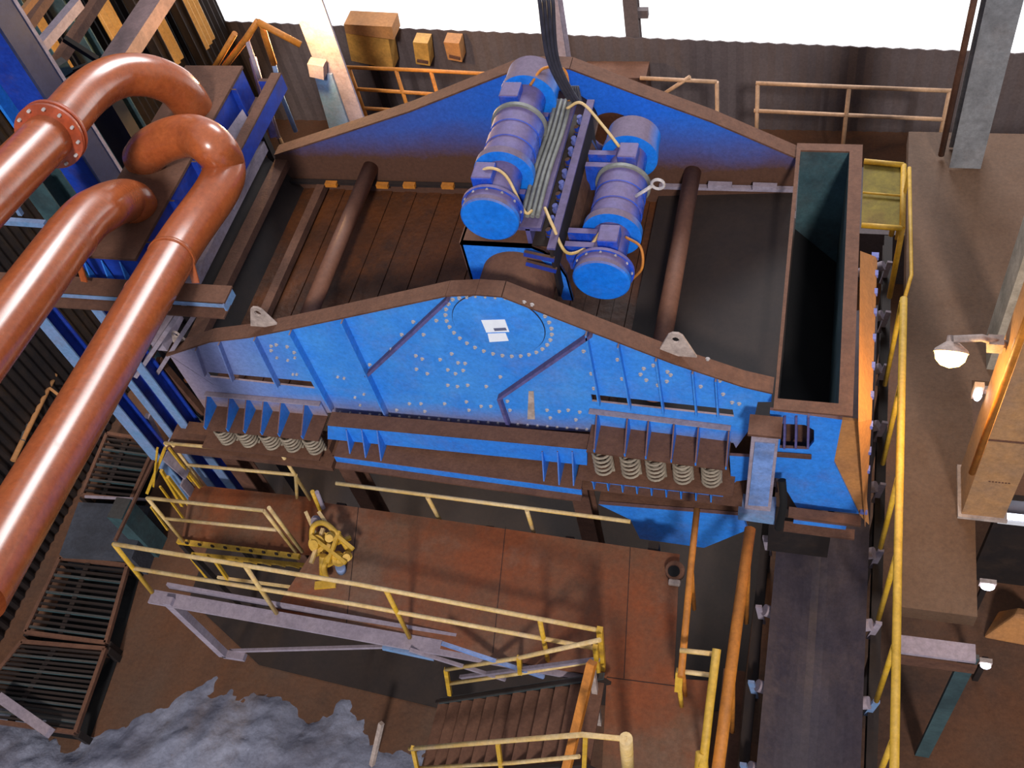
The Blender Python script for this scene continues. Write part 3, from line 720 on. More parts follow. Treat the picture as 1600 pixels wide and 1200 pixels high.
# yellow screened landing beside the chute
gl = thing('mesh_guard', 'yellow-framed mesh guard panel behind the top right corner of the chute', 'guard', tuple(at(1380,300,z=3.6)))
q = ats([(1350,252),(1412,258),(1410,357),(1346,352)], z=3.6)
for a, b in ((0,1),(3,2),(1,2)): MB().path([q[a], q[b]], .03).build('frame_bar', 'yellow', gl)
m_ = q[0].lerp(q[3], .5); n_ = q[1].lerp(q[2], .5); MB().path([m_, n_], .012).build('mid_bar', 'yellow', gl)
MB().slab([p-V((0,0,.03)) for p in q], (0,0,-.01)).build('mesh_sheet', mat('ochre_mesh', (136, 118, 44), (110, 84, 50), .8, top=0, patch=.7, scale=4), gl)
MB().tube(q[1], (q[1].x, q[1].y, ZP-.4), .03).build('post', 'yellow', gl); MB().tube(q[2], (q[2].x, q[2].y, ZP-.4), .03).build('post', 'yellow', gl)

# ================================================================== YELLOW CAGE PLATFORM on the left
cg = thing('access_platform', 'small yellow caged access platform with rusty floor at the left of the screen', 'platform', (-2.9, -.8, 0))
zg = 2.2
fq = ats([(298,757),(496,778),(505,868),(283,848)], z=zg)
MB().slab(fq, (0,0,-.03)).build('floor_sheet', 'floorplate', cg)
yn = fq[3].y; yfar = fq[0].y
def cage_face(y, tops, mids, posts, m='yellowpale'):
    MB().path(yl(tops, y), .02).build('top_rail', m, cg); MB().path(yl(mids, y), .02).build('mid_rail', m, cg)
    for a, b in posts: MB().path(yl([a, b], y), .02).build('post', m, cg)
cage_face(yn, [(230,778),(412,798)], [(258,810),(432,828)], [((230,778),(290,850)), ((412,798),(462,862)), ((420,793),(472,862))])
cage_face(yfar, [(258,692),(440,709)], [(290,726),(462,742)], [((258,692),(312,768)), ((268,692),(320,765)), ((440,709),(492,792)), ((462,742),(465,790))])
# side kick frames and bright edge channels
MB().bar(at(278,846,y=yn), at(468,870,y=yn), .05, .05).build('edge_channel', 'yellow', cg)
for k in range(9):
    p = at(292+k*20, 848+k*2.4, y=yn-.03); MB().box((p.x-.015, p.y-.012, p.z-.02), (p.x+.015, p.y+.005, p.z+.02)).build('channel_slot', 'dark', cg)
MB().bar(at(296,866,y=yn-.02), at(480,884,y=yn-.02), .04, .04).build('lower_channel', 'yellow', cg)
for k in range(8): MB().bar(at(300+k*22, 868+k*2.2, y=yn-.05), at(314+k*22, 872+k*2.2, y=yn-.05), .015, .02).build('channel_tooth', 'yellow', cg)
for a, b in [((300,872),(326,905)), ((336,876),(356,905)), ((258,700),(230,770)), ((262,745),(296,790)), ((252,735),(285,790)), ((480,884),(494,918))]:
    MB().bar(at(*a, y=yn if a[1] > 800 else yfar), at(*b, y=yn if a[1] > 800 else yfar), .035, .035).build('frame_strut', 'yellow', cg)
MB().bar(at(340,902,y=yn), at(490,922,y=yn), .03, .03).build('base_bar', 'yellowpale', cg)
for a, b in [((264,700),(312,762)), ((272,720),(300,752)), ((250,760),(288,812)), ((236,792),(262,828)), ((246,700),(240,760))]:
    MB().bar(at(*a, y=yfar-.06), at(*b, y=yfar-.06), .022, .022).build('side_bar', 'yellow', cg)
for a, b in [((258,712),(292,742)), ((285,752),(300,770))]:
    MB().bar(at(*a, y=yfar-.1), at(*b, y=yfar-.1), .12, .02).build('kick_plate', 'grey', cg)
q = ats([(488,778),(522,828)], y=yfar-.15)
for o_ in (0, .05): MB().tube(at(488,768,y=-.75)+V((o_,0,0)), at(508,815,y=-.75)+V((o_,0,0)), .022).build('gate_bar', 'grey' if o_ else 'yellow', cg)
# legs to the ground
for p in fq: MB().box((p.x-.03, p.y-.03, 0), (p.x+.03, p.y+.03, zg-.03)).build('leg', 'yellow' if p is fq[2] else 'dark', cg)
# yellow pump / valve cluster at its right end
vc = thing('pump_assembly', 'tangled yellow pump and pipework at the right end of the caged platform', 'pump', tuple(at(510,880,z=ZP)))
vz = ZP+.12
c = at(505, 846, z=vz)
MB().lathe(c, (0,-.6,.8), [(0,.10),(.05,.11),(.06,.07),(.12,.07),(.13,.09),(.15,.09),(.151,.05),(.22,.05)], 20).build('pump_casing', 'yellow', vc, smooth=35)
MB().lathe(at(528,868,z=vz), (.5,-.6,.6), [(0,.05),(.1,.05),(.11,.07),(.13,.07),(.131,.03),(.17,.03)], 16).build('flange', 'yellow', vc, smooth=35)
MB().path(bez([at(498,868,z=vz), at(488,845,z=vz+.1), at(490,822,z=vz+.2), at(508,818,z=vz+.25), at(530,838,z=vz+.15), at(546,862,z=vz)], 6), .028).build('bent_pipe', 'yellow', vc)
MB().path(bez([at(510,905,z=vz), at(506,885,z=vz), at(515,870,z=vz+.1), at(535,872,z=vz+.1)], 6), .03).build('bent_pipe', 'yellow', vc)
for k, (a, b, zz) in enumerate([((498,800),(520,832),.35), ((520,832),(552,858),.3), ((486,838),(540,880),.3), ((505,826),(486,880),.25), ((522,850),(548,840),.2), ((500,890),(540,868),.1), ((478,800),(500,850),.1), ((530,830),(512,880),.3)]):
    MB().bar(at(*a, z=ZP+zz), at(*b, z=ZP+zz-.05), .035, .035).build('frame_bar', 'yellow' if k % 3 else 'yellowpale', vc)
for k, (a, b) in enumerate([((494,812),.2), ((543,868),.16), ((516,838),.3)]):
    MB().lathe(at(*a, z=ZP+b), (.3,-.5,.7), [(0,.045),(.03,.05),(.04,.025),(.09,.025),(.1,.04),(.12,.04)], 14).build('valve', 'yellow' if k else 'grey', vc, smooth=35)
MB().bar(at(492,915,z=ZP+.01), at(525,912,z=ZP+.01), .08, .02).build('base_plate', 'yellow', vc)
MB().tube(at(534,892,z=ZP), at(536,892,z=ZP)+V((0,0,.1)), .05).build('motor_end', 'sky', vc)
MB().tube(at(505,868,z=ZP+.2), at(505,900,z=ZP), .04).build('stand', 'yellow', vc)
# faint side braces running down left of the cage
lb2 = MB().bar(at(240,720,y=-.6), at(180,845,y=-1.6), .03, .03).build('brace_bar', 'brown'); tag(lb2, 'thin rusty brace slanting down left of the yellow cage', 'brace')

# ================================================================== STAIR below the walkway
st = thing('stair', 'dark steel stair dropping left below the end of the walkway handrail', 'stair', (0, -2.5, 0))
A0 = at(945, 1062, y=-2.15); A1 = at(690, 1100, y=-2.15)
d = A1-A0; B0 = A0+V((0,-.75,0)); B1 = A1+V((0,-.75,0))
MB().bar(A0, A1, .03, .16).build('stringer', 'dark', st); MB().bar(B0, B1, .03, .16).build('stringer', 'dark', st)
MB().bar(A0+V((0,0,.09)), A1+V((0,0,.09)), .06, .012).build('stringer_edge', 'green', st)
ns = 12
for k in range(ns):
    p = A0.lerp(A1, (k+.5)/ns); MB().box((p.x-.09, p.y-.74, p.z-.015), (p.x+.07, p.y-.01, p.z+.015)).build('tread', 'brown', st)
MB().box((A1.x-.05, A1.y-.8, 0), (A1.x+.05, A1.y, A1.z-.05)).build('stair_foot', 'dark', st)
rs = rail('handrail', 'short yellow two-bar rail sloping down from the end of the walkway handrail', [yl([(937,1000),(810,1028),(697,1046)], -2.1), yl([(930,1032),(812,1052),(702,1068)], -2.1)], [])
for a, b in [((697,1046),(703,1085)), ((811,1027),(813,1052)), ((930,1010),(936,1060))]:
    MB().bar(at(*a, y=-2.1), at(*b, y=-2.1), .04, .04, up=(0,1,0)).build('post', 'yellow', rs)
rb2 = rail('handrail', 'yellow rail crossing the bottom edge of the picture below the stair', [yl([(640,1170),(760,1160),(910,1148),(980,1155)], -2.95)], [])
for a, b in [((645,1168),(655,1215)), ((778,1162),(785,1215)), ((915,1150),(912,1215))]:
    MB().bar(at(*a, y=-2.95), at(*b, y=-2.95), .035, .035, up=(0,1,0)).build('post', 'yellow', rb2)
MB().tube(at(978,1154,y=-2.95), at(982,1215,y=-2.95), .05).build('end_post', 'yellowpale', rb2)
MB().path(yl([(655,1200),(800,1192),(905,1182)], -2.95), .018).build('rail', 'yellowpale', rb2)
px_ = MB().bar(at(925,1035,y=-2.3), at(882,1215,y=-3.0), .07, .07).build('brace_bar', 'orange'); tag(px_, 'rust-orange square bar slanting down from the handrail end', 'brace')
px_ = MB().bar(at(926,1050,y=-2.25), at(936,1130,y=-2.25), .05, .05, up=(0,1,0)).build('brace_bar', 'lug'); tag(px_, 'short pale post beside the rust-orange slanting bar', 'post')
px_ = MB().bar(at(596,1130,z=.6), at(580,1200,z=0), .05, .05).build('ground_stake', 'lug'); tag(px_, 'pale stake standing in the mud at the bottom edge', 'stake')

# ================================================================== SLURRY PIPES, DISTRIBUTION BOX AND THEIR FRAME
R0 = .205
def pipe(name, label, pts, n=8):
    o = MB().path(bez(pts, n), R0, 40, False).build(name, 'pipe'); tag(o, label, 'pipe'); return o
def band(o, a, b, r, m='brown', name='pipe_band'):
    a = V(a); b = V(b); MB().path([a, b], r, 40).build(name, m, o)
zb = 5.5
p = [at(224,248,z=zb+.0), at(238,232,z=zb+.24), at(268,217,z=zb+.36), at(303,213,z=zb+.42), at(331,228,z=zb+.44), at(349,258,d=10.62), at(339,298,d=10.42), at(268,402,d=9.85), at(113,667,d=8.35), at(-45,935,d=7.2)]
# drops straight into the box
pr_ = pipe('slurry_pipe', 'nearest long red-brown slurry pipe with a U bend into the distribution box', p, 10)
u = (at(113,667,d=8.35)-at(268,402,d=9.85)).normalized()
band(pr_, at(268,402,d=9.85)-u*.02, at(268,402,d=9.85)+u*.02, R0+.008, 'pipe'); band(pr_, at(232,462,d=9.5), at(232,462,d=9.5)+u*.02, R0+.006, 'pipe')
p2 = [at(214,324,z=zb), at(208,316,z=zb+.12), at(190,314,z=zb+.27), at(160,326,d=9.95), at(125,352,d=9.55), at(46,455,d=8.75), at(-70,610,d=7.95)]
pm_ = pipe('slurry_pipe', 'middle red-brown slurry pipe with a short bend ending on the box', p2, 10)
u2 = (at(46,455,d=8.75)-at(125,352,d=9.55)).normalized(); band(pm_, at(112,369,d=9.42), at(112,369,d=9.42)+u2*.02, R0+.008, 'pipe')
p3 = [at(302,170,z=zb), at(290,152,z=zb+.2), at(268,132,z=zb+.42), at(228,118,d=11.3), at(180,121,d=11.1), at(135,148,d=10.75), at(78,212,d=10.0), at(-5,296,d=9.2), at(-90,385,d=8.5)]
pl_ = pipe('slurry_pipe', 'upper left red-brown slurry pipe with a bolted flange and long bend', p3, 10)
u3 = (at(-5,296,d=9.2)-at(78,212,d=10.0)).normalized(); c3 = at(80,210,d=10.0)
band(pl_, c3-u3*.055, c3-u3*.01, R0+.085, 'flange', 'pipe_flange'); band(pl_, c3+u3*.012, c3+u3*.055, R0+.085, 'flange', 'pipe_flange')
o1 = u3.orthogonal().normalized(); o2 = u3.cross(o1)
for k in range(12):
    t = 2*PI*k/12; c = c3 + (o1*math.cos(t)+o2*math.sin(t))*(R0+.05); MB().tube(c-u3*.085, c+u3*.085, .014, n=6).build('flange_bolt', 'bolt', pl_)
# brackets welded to the pipes
for pp, a, b in ((pr_, (296,405), (306,442)), (pm_, (118,396), (132,440))):
    MB().bar(at(*a, y=.12), at(*b, y=.02), .07, .015).build('saddle_strap', 'pipe', pp)
# the box
db = thing('distribution_box', 'long blue distribution box with dusty brown lid under the pipe bends', 'box', (-3.15, 1.6, 0))
X0, X1, Y0, Y1 = -3.52, -2.82, .27, 3.06
MB().box((X0, Y0, zb-.03), (X1, Y1, zb)).build('lid', 'brown', db)
MB().box((X0+.02, Y0+.02, zb-.42), (X1-.01, Y1-.02, zb-.03)).build('body', 'deepblue', db)
MB().box((X1-.02, Y0, zb-.46), (X1+.06, Y1, zb-.42)).build('bottom_flange', 'deepblue', db)
for k in range(5): MB().box((X1-.01, .5+.55*k, zb-.42), (X1+.05, .52+.55*k, zb-.03)).build('side_rib', 'deepblue', db)
for k in range(3): MB().slab([V((X0+.1+.2*k, Y0, zb-.42)), V((X0+.1+.2*k, Y0-.12, zb-.42)), V((X0+.1+.2*k, Y0, zb-.05))], (.015,0,0)).build('end_rib', 'blue', db)
MB().box((X1+.14, 1.7, zb-.3), (X1+.26, 3.3, zb-.28)).build('side_channel', 'brown', db)
MB().box((X1+.24, 1.7, zb-.5), (X1+.26, 3.3, zb-.3)).build('channel_web', 'deepblue', db)
for y in (1.8, 3.2): MB().box((X1-.0, y, zb-.5), (X1+.24, y+.05, zb-.32)).build('channel_bracket', 'deepblue', db)
for x in (X0+.05, X1-.1):
    for y in (.4, 2.9): MB().box((x, y, 0), (x+.08, y+.08, zb-.42)).build('leg', 'dark', db)
mb = MB().slab([V((-2.85,1.55,5.3)), V((-2.72,2.6,5.3)), V((-2.6,2.5,5.0)), V((-2.62,1.6,4.8))], (.0,0,-.015)); o = mb.build('splash_plate', 'grey', db)
# pipe support frame, in the plane y = 0
sf = thing('pipe_support_frame', 'light blue steel frame with cross beam and brace under the slurry pipes', 'frame', (-4, 0, 0))
yb = .02
A = at(-30, 437, y=yb); B = at(357, 461, y=yb)
MB().bar(A, B, .20, .02).build('beam_top', 'brown', sf); MB().bar(A+V((0,-.09,-.035)), B+V((0,-.09,-.035)), .02, .06).build('beam_web', 'sky', sf); MB().bar(A+V((0,-.12,-.09)), B+V((0,-.12,-.09)), .16, .02).build('beam_foot', 'brown', sf)
MB().box((B.x-.015, -.1, B.z-.1), (B.x+.0, .1, B.z)).build('beam_end', 'sky', sf)
def leg(xc, z1, z0=0, m='sky', w_=.17, nm='leg', y=0):
    MB().bar((xc, y-.08, z0), (xc, y-.08, z1), w_, .015, up=(0,1,0)).build(nm, m, sf)
    MB().bar((xc+.0, y, z0), (xc+.0, y, z1), .015, .16, up=(0,1,0)).build(nm+'_web', 'deepblue', sf)
    MB().bar((xc, y+.08, z0), (xc, y+.08, z1), w_, .015, up=(0,1,0)).build(nm+'_flange', 'deepblue', sf)
leg(-4.03, A.z+.25-.3); leg(-3.26, B.z-.12, .0, 'sky', .12)
leg(-3.52, 4.02, .0, 'sky', .1, 'post', -.02)
MB().bar(at(293,468,y=-.03), at(214,585,y=-.03), .09, .04).build('brace', 'grey', sf)
MB().bar(at(318,470,y=.0), at(235,600,y=.12), .12, .04).build('brace_back', 'grey', sf)
MB().bar(at(225,585,y=.1), at(275,640,y=.1), .05, .08).build('tie', 'grey', sf)
for a, b, mm in [((247,562),(318,645),'brown'), ((262,600),(330,660),'dark'), ((265,688),(330,700),'grey'), ((300,655),(335,675),'lug'), ((230,650),(250,690),'grey')]:
    MB().bar(at(*a, y=.15), at(*b, y=.15), .07, .06).build('feed_end_member', mm, sf)
MB().bar(at(0,345,y=.3), at(72,350,y=.3), .05, .06).build('upper_tie', 'sky', sf); MB().bar(at(8,295,y=.3), at(33,335,y=.3), .04, .04).build('upper_brace', 'sky', sf)
# big blue column at the left edge
bc = thing('blue_column', 'deep blue steel column with pale flange edge in the top left corner', 'column', (-4.7, 2.1, 0))
MB().box((-4.47, 1.95, 0), (-4.43, 2.3, 9)).build('flange', 'navy', bc); MB().box((-4.44, 2.28, 0), (-4.42, 2.32, 9)).build('flange_edge', 'grey', bc); MB().box((-5.05, 2.1, 0), (-4.47, 2.14, 9)).build('web', 'deepblue', bc); MB().box((-5.1, 1.95, 0), (-5.06, 2.3, 9)).build('flange', 'blue', bc)
gc = thing('steel_column', 'grey-green steel column behind the middle pipe', 'column', (-4.6, 1.2, 0))
a = at(75, 295, y=1.3); MB().ibeam((a.x, 1.3, 0), (a.x, 1.3, a.z+.3), .3, .3, up=(0,1,0)).build('shaft', 'green', gc); MB().box((a.x-.2, 1.1, a.z-.6), (a.x+.2, 1.14, a.z-.5)).build('cleat', 'lug', gc)

# ================================================================== LEFT WALL
struct(corrug('wall_left', (-6.75, -9, 0), (-6.75, 8.5, 0), 0, 9.5, 'dark', 480, amp=.02, nrm=(1,0,0)))
def strip(ya, yb_, z0, z1, label, m='corr'):
    o = corrug('corrugated_panel', (-6.5, ya, 0), (-6.5, yb_, 0), z0, z1, m, max(6, int((yb_-ya)/.03)), amp=.02, t=.01, nrm=(1,0,0)); tag(o, label, 'cladding panel', 'sheeting strips on the left wall')
strip(5.50, 5.86, 3.4, 9, 'tan corrugated strip high on the left wall, left of the grey overhead beam')
strip(6.35, 6.80, 2.75, 9, 'narrow ochre corrugated strip on the left wall just right of the overhead beam')
strip(7.05, 7.75, 2.4, 9, 'widest ochre corrugated strip, nearest the lamp column on the left wall')
strip(4.28, 4.62, 1.0, 9, 'tan corrugated strip seen below the upper pipe bend')
strip(3.45, 3.75, 1.0, 9, 'tan corrugated strip beside the bolted flange of the upper pipe')
strip(4.95, 5.15, 1.0, 9, 'thin tan corrugated strip glimpsed inside the upper pipe bend')
for y, x, lab in ((4.0, -6.3, 'dark green wall post behind the bolted pipe flange'), (4.8, -6.3, 'dark green wall post seen through the upper pipe bend'), (6.1, -6.3, 'dark wall post between two tan corrugated strips'), (6.93, -6.3, 'dark post between the two ochre corrugated strips')):
    o = MB().ibeam((x, y, 0), (x, y, 9), .28 if y < 5 else .14, .2, up=(0,1,0)).build('wall_post', 'green' if y < 5 else 'dark'); tag(o, lab, 'post')
o = MB().box((-5.15, 3.2, 4.9), (-4.85, 8.2, 5.1)).build('overhead_beam', 'violet'); o = tag(o, 'grey-brown overhead beam crossing in front of the corrugated strips', 'beam'); o.data.materials[0] = mat('grey_brown_beam', (118, 96, 98), (90, 72, 72), .7, top=.3, patch=.5)
MB().box((-5.2, 3.1, 0), (-4.8, 3.3, 4.9)).build('beam_post', 'dark', o)
for i, (a, b, zz, ww, m_, lab) in enumerate([((122,5),(45,95),5.6,.12,'grey','pale dusty beam nearest the blue column in the top left corner'), ((160,-10),(75,120),5.2,.12,'brown','brown roof beam beside the pale dusty one'), ((75,-5),(25,65),6.2,.1,'brown','brown roof beam at the far top left'), ((60,-10),(10,50),6.6,.06,'tan','thin tan roof beam at the extreme top left'), ((105,100),(62,128),5.4,.14,'green','short green-grey beam above the upper pipe')]):
    o = MB().bar(at(*a, z=zz), at(*b, z=zz), ww, ww).build('roof_beam', m_); tag(o, lab, 'beam')
for a, b, lab in [((100,60),(152,93),'black brace crossing in front of the tan strip'), ((40,137),(135,104),'black brace above the upper pipe beside the blue column')]:
    o = MB().bar(at(*a, y=3.2), at(*b, y=3.2), .06, .06).build('brace_bar', 'black'); tag(o, lab, 'brace')
# stored thin pipes low on the left, behind the red pipes
for i, (a, b) in enumerate([((68,560),(-5,690)), ((62,590),(35,690)), ((86,585),(20,720)), ((105,600),(40,730)), ((50,585),(95,620)), ((50,480),(85,560)), ((62,460),(75,600))]):
    o = MB().tube(at(*a, z=1.5), at(*b, z=1.5), .035 if i < 4 else .02).build('thin_pipe', 'green' if i % 2 else 'tan'); tag(o, ['tan conduit running highest behind the lower red pipe', 'grey-green conduit crossing the bundle behind the red pipe', 'tan conduit in the middle of the bundle behind the red pipe', 'grey-green conduit lowest in the bundle behind the red pipe', 'short tan rod across the top of the conduit bundle', 'thin grey-green rod left of the blue frame legs', 'thin tan rod beside the blue frame legs'][i], 'pipe')

# ================================================================== GROUND AT THE LOWER LEFT
def grating(q, nb_, lab, z=.35):
    q = [at(a, b, z=z) for a, b in q]
    t = thing('floor_grating', lab, 'grating', tuple(q[0]-V((0,0,z))))
    for i in range(4): MB().bar(q[i], q[(i+1)%4], .05, .06).build('frame_bar', 'brown', t)
    for k in range(1, nb_):
        f = k/nb_; MB().bar(q[0].lerp(q[3], f), q[1].lerp(q[2], f), .028, .04).build('grating_bar', 'dark' if k % 3 else 'green', t)
    m1, m2 = q[0].lerp(q[1], .42), q[3].lerp(q[2], .42); MB().bar(m1-V((0,0,.02)), m2-V((0,0,.02)), .07, .05).build('cross_bar', 'dark', t)
    for v in q: MB().box((v.x-.04, v.y-.04, 0), (v.x+.04, v.y+.04, z-.03)).build('foot', 'dark', t)
    MB().slab([v-V((0,0,z-.01)) for v in q], (0,0,.005)).build('pit_bed', 'black', t)
grating([(168,678),(246,690),(205,782),(128,774)], 12, 'dark floor grating just below the feed end of the screen')
grating([(95,872),(200,884),(166,1005),(40,988)], 13, 'rusty floor grating left of the caged platform')
grating([(35,1003),(165,1014),(118,1145),(-60,1120)], 17, 'lowest floor grating beside the grey slurry')
q = ats([(122,784),(236,790),(205,872),(92,866)], z=.5)
o = MB().slab([v-V((0,0,.5)) for v in q], (0,0,.49)).build('concrete_block', mat('blue_grey_concrete', (66, 68, 78), (50, 46, 50), .85, top=0, patch=.6, scale=2, bump=.2)); tag(o, 'dark blue-grey concrete plinth between two floor gratings', 'plinth')
MB().bar(at(133,776,z=.55), at(240,781,z=.55), .03, .03).build('edge_angle', 'grey', o)
o = MB().box(tuple(at(226,868,z=.0)), tuple(at(226,868,z=.0)+V((.22,.3,1.1)))).build('pump_plinth', 'green'); tag(o, 'grey-green steel stand behind the left end of the handrail', 'stand')
def heap(name, x0, x1, y0, y1, nx, ny, fn, m):
    mb = MB(); g = [[mb.bm.verts.new((x0+(x1-x0)*i/nx, y0+(y1-y0)*j/ny, fn(x0+(x1-x0)*i/nx, y0+(y1-y0)*j/ny))) for j in range(ny+1)] for i in range(nx+1)]
    for i in range(nx):
        for j in range(ny):
            f = mb.bm.faces.new((g[i][j], g[i+1][j], g[i+1][j+1], g[i][j+1])); f.smooth = True
    return mb.build(name, m)
edge = [at(a, b, z=0) for a, b in [(0,1120),(100,1165),(250,1115),(330,1075),(400,1105),(520,1130),(640,1180),(760,1220)]]
def slurry(x, y):
    ye = edge[-1].y
    if x < edge[0].x: ye = edge[0].y
    else:
        for a, b in zip(edge, edge[1:]):
            if a.x <= x <= b.x: ye = a.y+(b.y-a.y)*(x-a.x)/(b.x-a.x)
    n_ = noise.fractal(V((x*1.3, y*1.3, 0)), 1, 2, 5); s_ = noise.fractal(V((x*6, y*6, 5)), .8, 2, 4)
    return max(-.04, min(.22, (ye - y)*.35 + n_*.1+.03)) + s_*.035 - .01
o = heap('slurry_heap', -6.55, 1.2, -6.5, -1.2, 150, 90, slurry, 'slurry'); tag(o, 'pale blue-grey wet slurry spread over the ground at the bottom left', 'slurry', None, 'stuff')
o = MB().bar(at(0,1090,z=.5), at(78,1145,z=.5), .12, .1).build('loose_beam', 'grey'); tag(o, 'pale steel beam lying at the foot of the lowest grating', 'beam')

# ================================================================== FAR SIDE
def fat(px, py): return at(px, py, y=7.3)
def frail(label, lines, posts, m='orange'):
    pts = [fat(*p) for l in lines for p in l]; lo = min(pts, key=lambda v: v.z)
    t = thing('handrail', label, 'handrail', (lo.x, lo.y, 0))
    for l in lines: MB().path([fat(*p) for p in l], .03, 8).build('rail', m, t)
    for a in posts:
        v = fat(*a); MB().tube((v.x, v.y, 0), v, .03).build('post', m, t)
M['fadedrail'] = mat('faded_yellow_rail', (190, 150, 116), (160, 130, 116), .6, top=.2, patch=.5)
frail('faded two-bar handrail on the far side, right of the screen', [[(1181,130),(1330,136),(1487,142)], [(1178,173),(1325,180),(1480,187)]], [(1184,130),(1327,137),(1484,142)], 'fadedrail')
frail('faded far handrail just behind the right slope of the screen', [[(1000,122),(1120,128)], [(1078,120),(1028,153)]], [(1120,128)], 'fadedrail')
frail('orange-lit far handrail behind the left slope of the screen', [[(540,105),(660,110),(792,117)], [(557,139),(690,148)], [(505,165),(615,172)]], [(545,105),(618,108),(673,111)], 'orange')
# low floor ledges behind the screen
o = MB().box((2.3, 5.3, 0), (5.2, 6.6, 1.0)).build('ledge', 'wall'); tag(o, 'low grey-brown ledge below the far handrail', 'ledge')
def slabpx(q, y, dep, name, m, parent=None): return MB().slab(ats(q, y=y), (0, dep, 0)).build(name, m, parent)
cb = thing('control_cabinet', 'largest ochre cabinet by the lamp column on the far wall', 'cabinet', tuple(at(580,108,y=8.2)))
slabpx([(540,52),(607,62),(615,109),(549,95)], 8.1, .3, 'door', 'cabinet', cb); slabpx([(537,38),(612,42),(616,62),(540,52)], 8.05, .36, 'hood', 'tan', cb)
v = at(580,100,y=8.2); MB().box((v.x-.05, 8.2, 0), (v.x+.05, 8.3, v.z)).build('stand_post', 'dark', cb)
for q, lab in (([(645,66),(668,68),(672,103),(650,100)], 'small ochre box on the far wall beside the big cabinet'), ([(693,66),(717,68),(722,97),(700,93)], 'small dark ochre box on the far wall, furthest from the lamp')):
    o = slabpx(q, 8.15, .25, 'wall_box', 'cabinet' if q[0][0] < 690 else 'tan'); tag(o, lab, 'box')
    MB().slab(ats([(q[3][0]+2,q[3][1]-4),(q[2][0]-3,q[2][1]-4),(q[2][0]-3,q[2][1]-8),(q[3][0]+2,q[3][1]-8)], y=8.14), (0,-.02,0)).build('box_latch', 'brown', o)
def vcol(px, py, y, wx, wy, z0, z1, name, m, label):
    a = at(px, py, y=y); o = MB().ibeam((a.x, y, z0), (a.x, y, z1), wx, wy, up=(0,1,0)).build(name, m); return tag(o, label, 'column'), a
vcol(872, 50, 7.0, .2, .25, 0, 8, 'steel_column', 'grey', 'pale grey column behind the hanging cables')
o, a = vcol(990, 50, 8.75, .22, .2, -.5, 8, 'light_mast', 'wall', 'dark mast with a short side arm against the bright opening')
b = at(1008, 20, y=8.75); MB().box((a.x, 8.7, b.z-.07), (b.x+.05, 8.8, b.z+.07)).build('side_arm', 'wall', o)
MB().box((-.45, 7.9, 0), (.55, 8.3, 1.5)).build('far_panel', 'brown'); tag(bpy.data.objects['far_panel'], 'brown box cabinet against the far wall behind the hanging cables', 'cabinet')
o, a = vcol(1505, 255, 4.75, .34, .36, 2.92, 9, 'steel_column', 'grey', 'tall pale grey-green column at the top right'); o.data.materials[0] = mat('grey_green_column', (132, 134, 140), (120, 106, 100), .7, top=.2, patch=.4)
MB().tube((a.x-.26, 4.75, 2.95), (a.x-.26, 4.75, 6.4), .035).build('conduit', 'brown', o)
lc = thing('lamp_column', 'orange-lit steel column carrying the sodium lamp at the top', 'column', (-3.3, 5.6, 0))
a = at(500, 60, y=5.6); MB().box((a.x-.22, 5.6, 0), (a.x+.22, 5.64, 8)).build('flange', 'grey', lc); MB().box((a.x-.02, 5.64, 0), (a.x+.02, 5.9, 8)).build('web', 'grey', lc)
slabpx([(490,115),(518,117),(548,203),(515,203)], 5.55, .04, 'front_plate', 'sky', lc)
slabpx([(480,100),(505,104),(506,125),(484,120)], 5.4, .15, 'junction_box', 'grey', lc)
def sodium(px, py, y, dirn, e, label, r=.1):
    c = at(px, py, y=y) if y is not None else None
    return c
c = at(474, 10, y=5.2)
sl = thing('sodium_lamp', 'glaring orange-yellow sodium lamp on the far column at the top', 'lamp', tuple(c))
MB().sphere(c, .15, (1,1,1)).build('lamp_glass', 'lampglass', sl, smooth=60); MB().lathe(c+V((0,.05,.09)), (0,.6,.8), [(0,.16),(.03,.15),(.10,.07),(.16,.05)], 20).build('lamp_hood', 'dark', sl); MB().bar(c+V((0,.15,.2)), c+V((0,.45,.2)), .04, .04).build('lamp_arm', 'dark', sl)
lamp_light('sodium_light', c+V((.0,-.22,-.16)), 330, (1.0, .60, .22), .12)
# tubular orange frame and struts by the lamp
tf = thing('tube_railing', 'orange tubular handrail frame above the distribution box', 'handrail', tuple(at(345,105,y=4.2)))
for l, m_, r in (([(336,104),(367,52)], 'orange', .035), ([(351,104),(385,60),(402,34),(412,50),(428,100)], 'orange', .04), ([(428,100),(440,150),(462,205)], 'sky', .03), ([(385,60),(405,120),(435,215)], 'grey', .03), ([(402,34),(470,70)], 'orange', .04)):
    MB().path([at(a, b, y=4.2) for a, b in l], r, 10).build('rail', m_, tf)
v = at(436, 215, y=4.2); MB().tube((v.x, v.y, 0), v, .03).build('post', 'dark', tf)
o = MB().path([at(395,90,y=4.6), at(428,215,y=4.0)], .05, 8).build('strut', 'violet'); tag(o, 'violet steel strut right of the orange tubular frame', 'strut')
# hanging cables
cb0 = V((.95, 2.42, 5.74))
for k in range(4):
    t = at(842+7*k, -6, y=1.9+.05*k); m_ = at(857+5*k, 95, y=2.1+.03*k); n_ = at(893+4*k, 160, y=2.35)
    o = MB().path(bez([t, m_, n_, cb0+V((.02*k,.02,.04))], 10), .018, 8).build('hanging_cable', 'cable'); tag(o, ['leftmost', 'second from left', 'third from left', 'rightmost'][k]+' of the dark cables hanging down to the exciters', 'cable', 'cables hanging to the exciters')

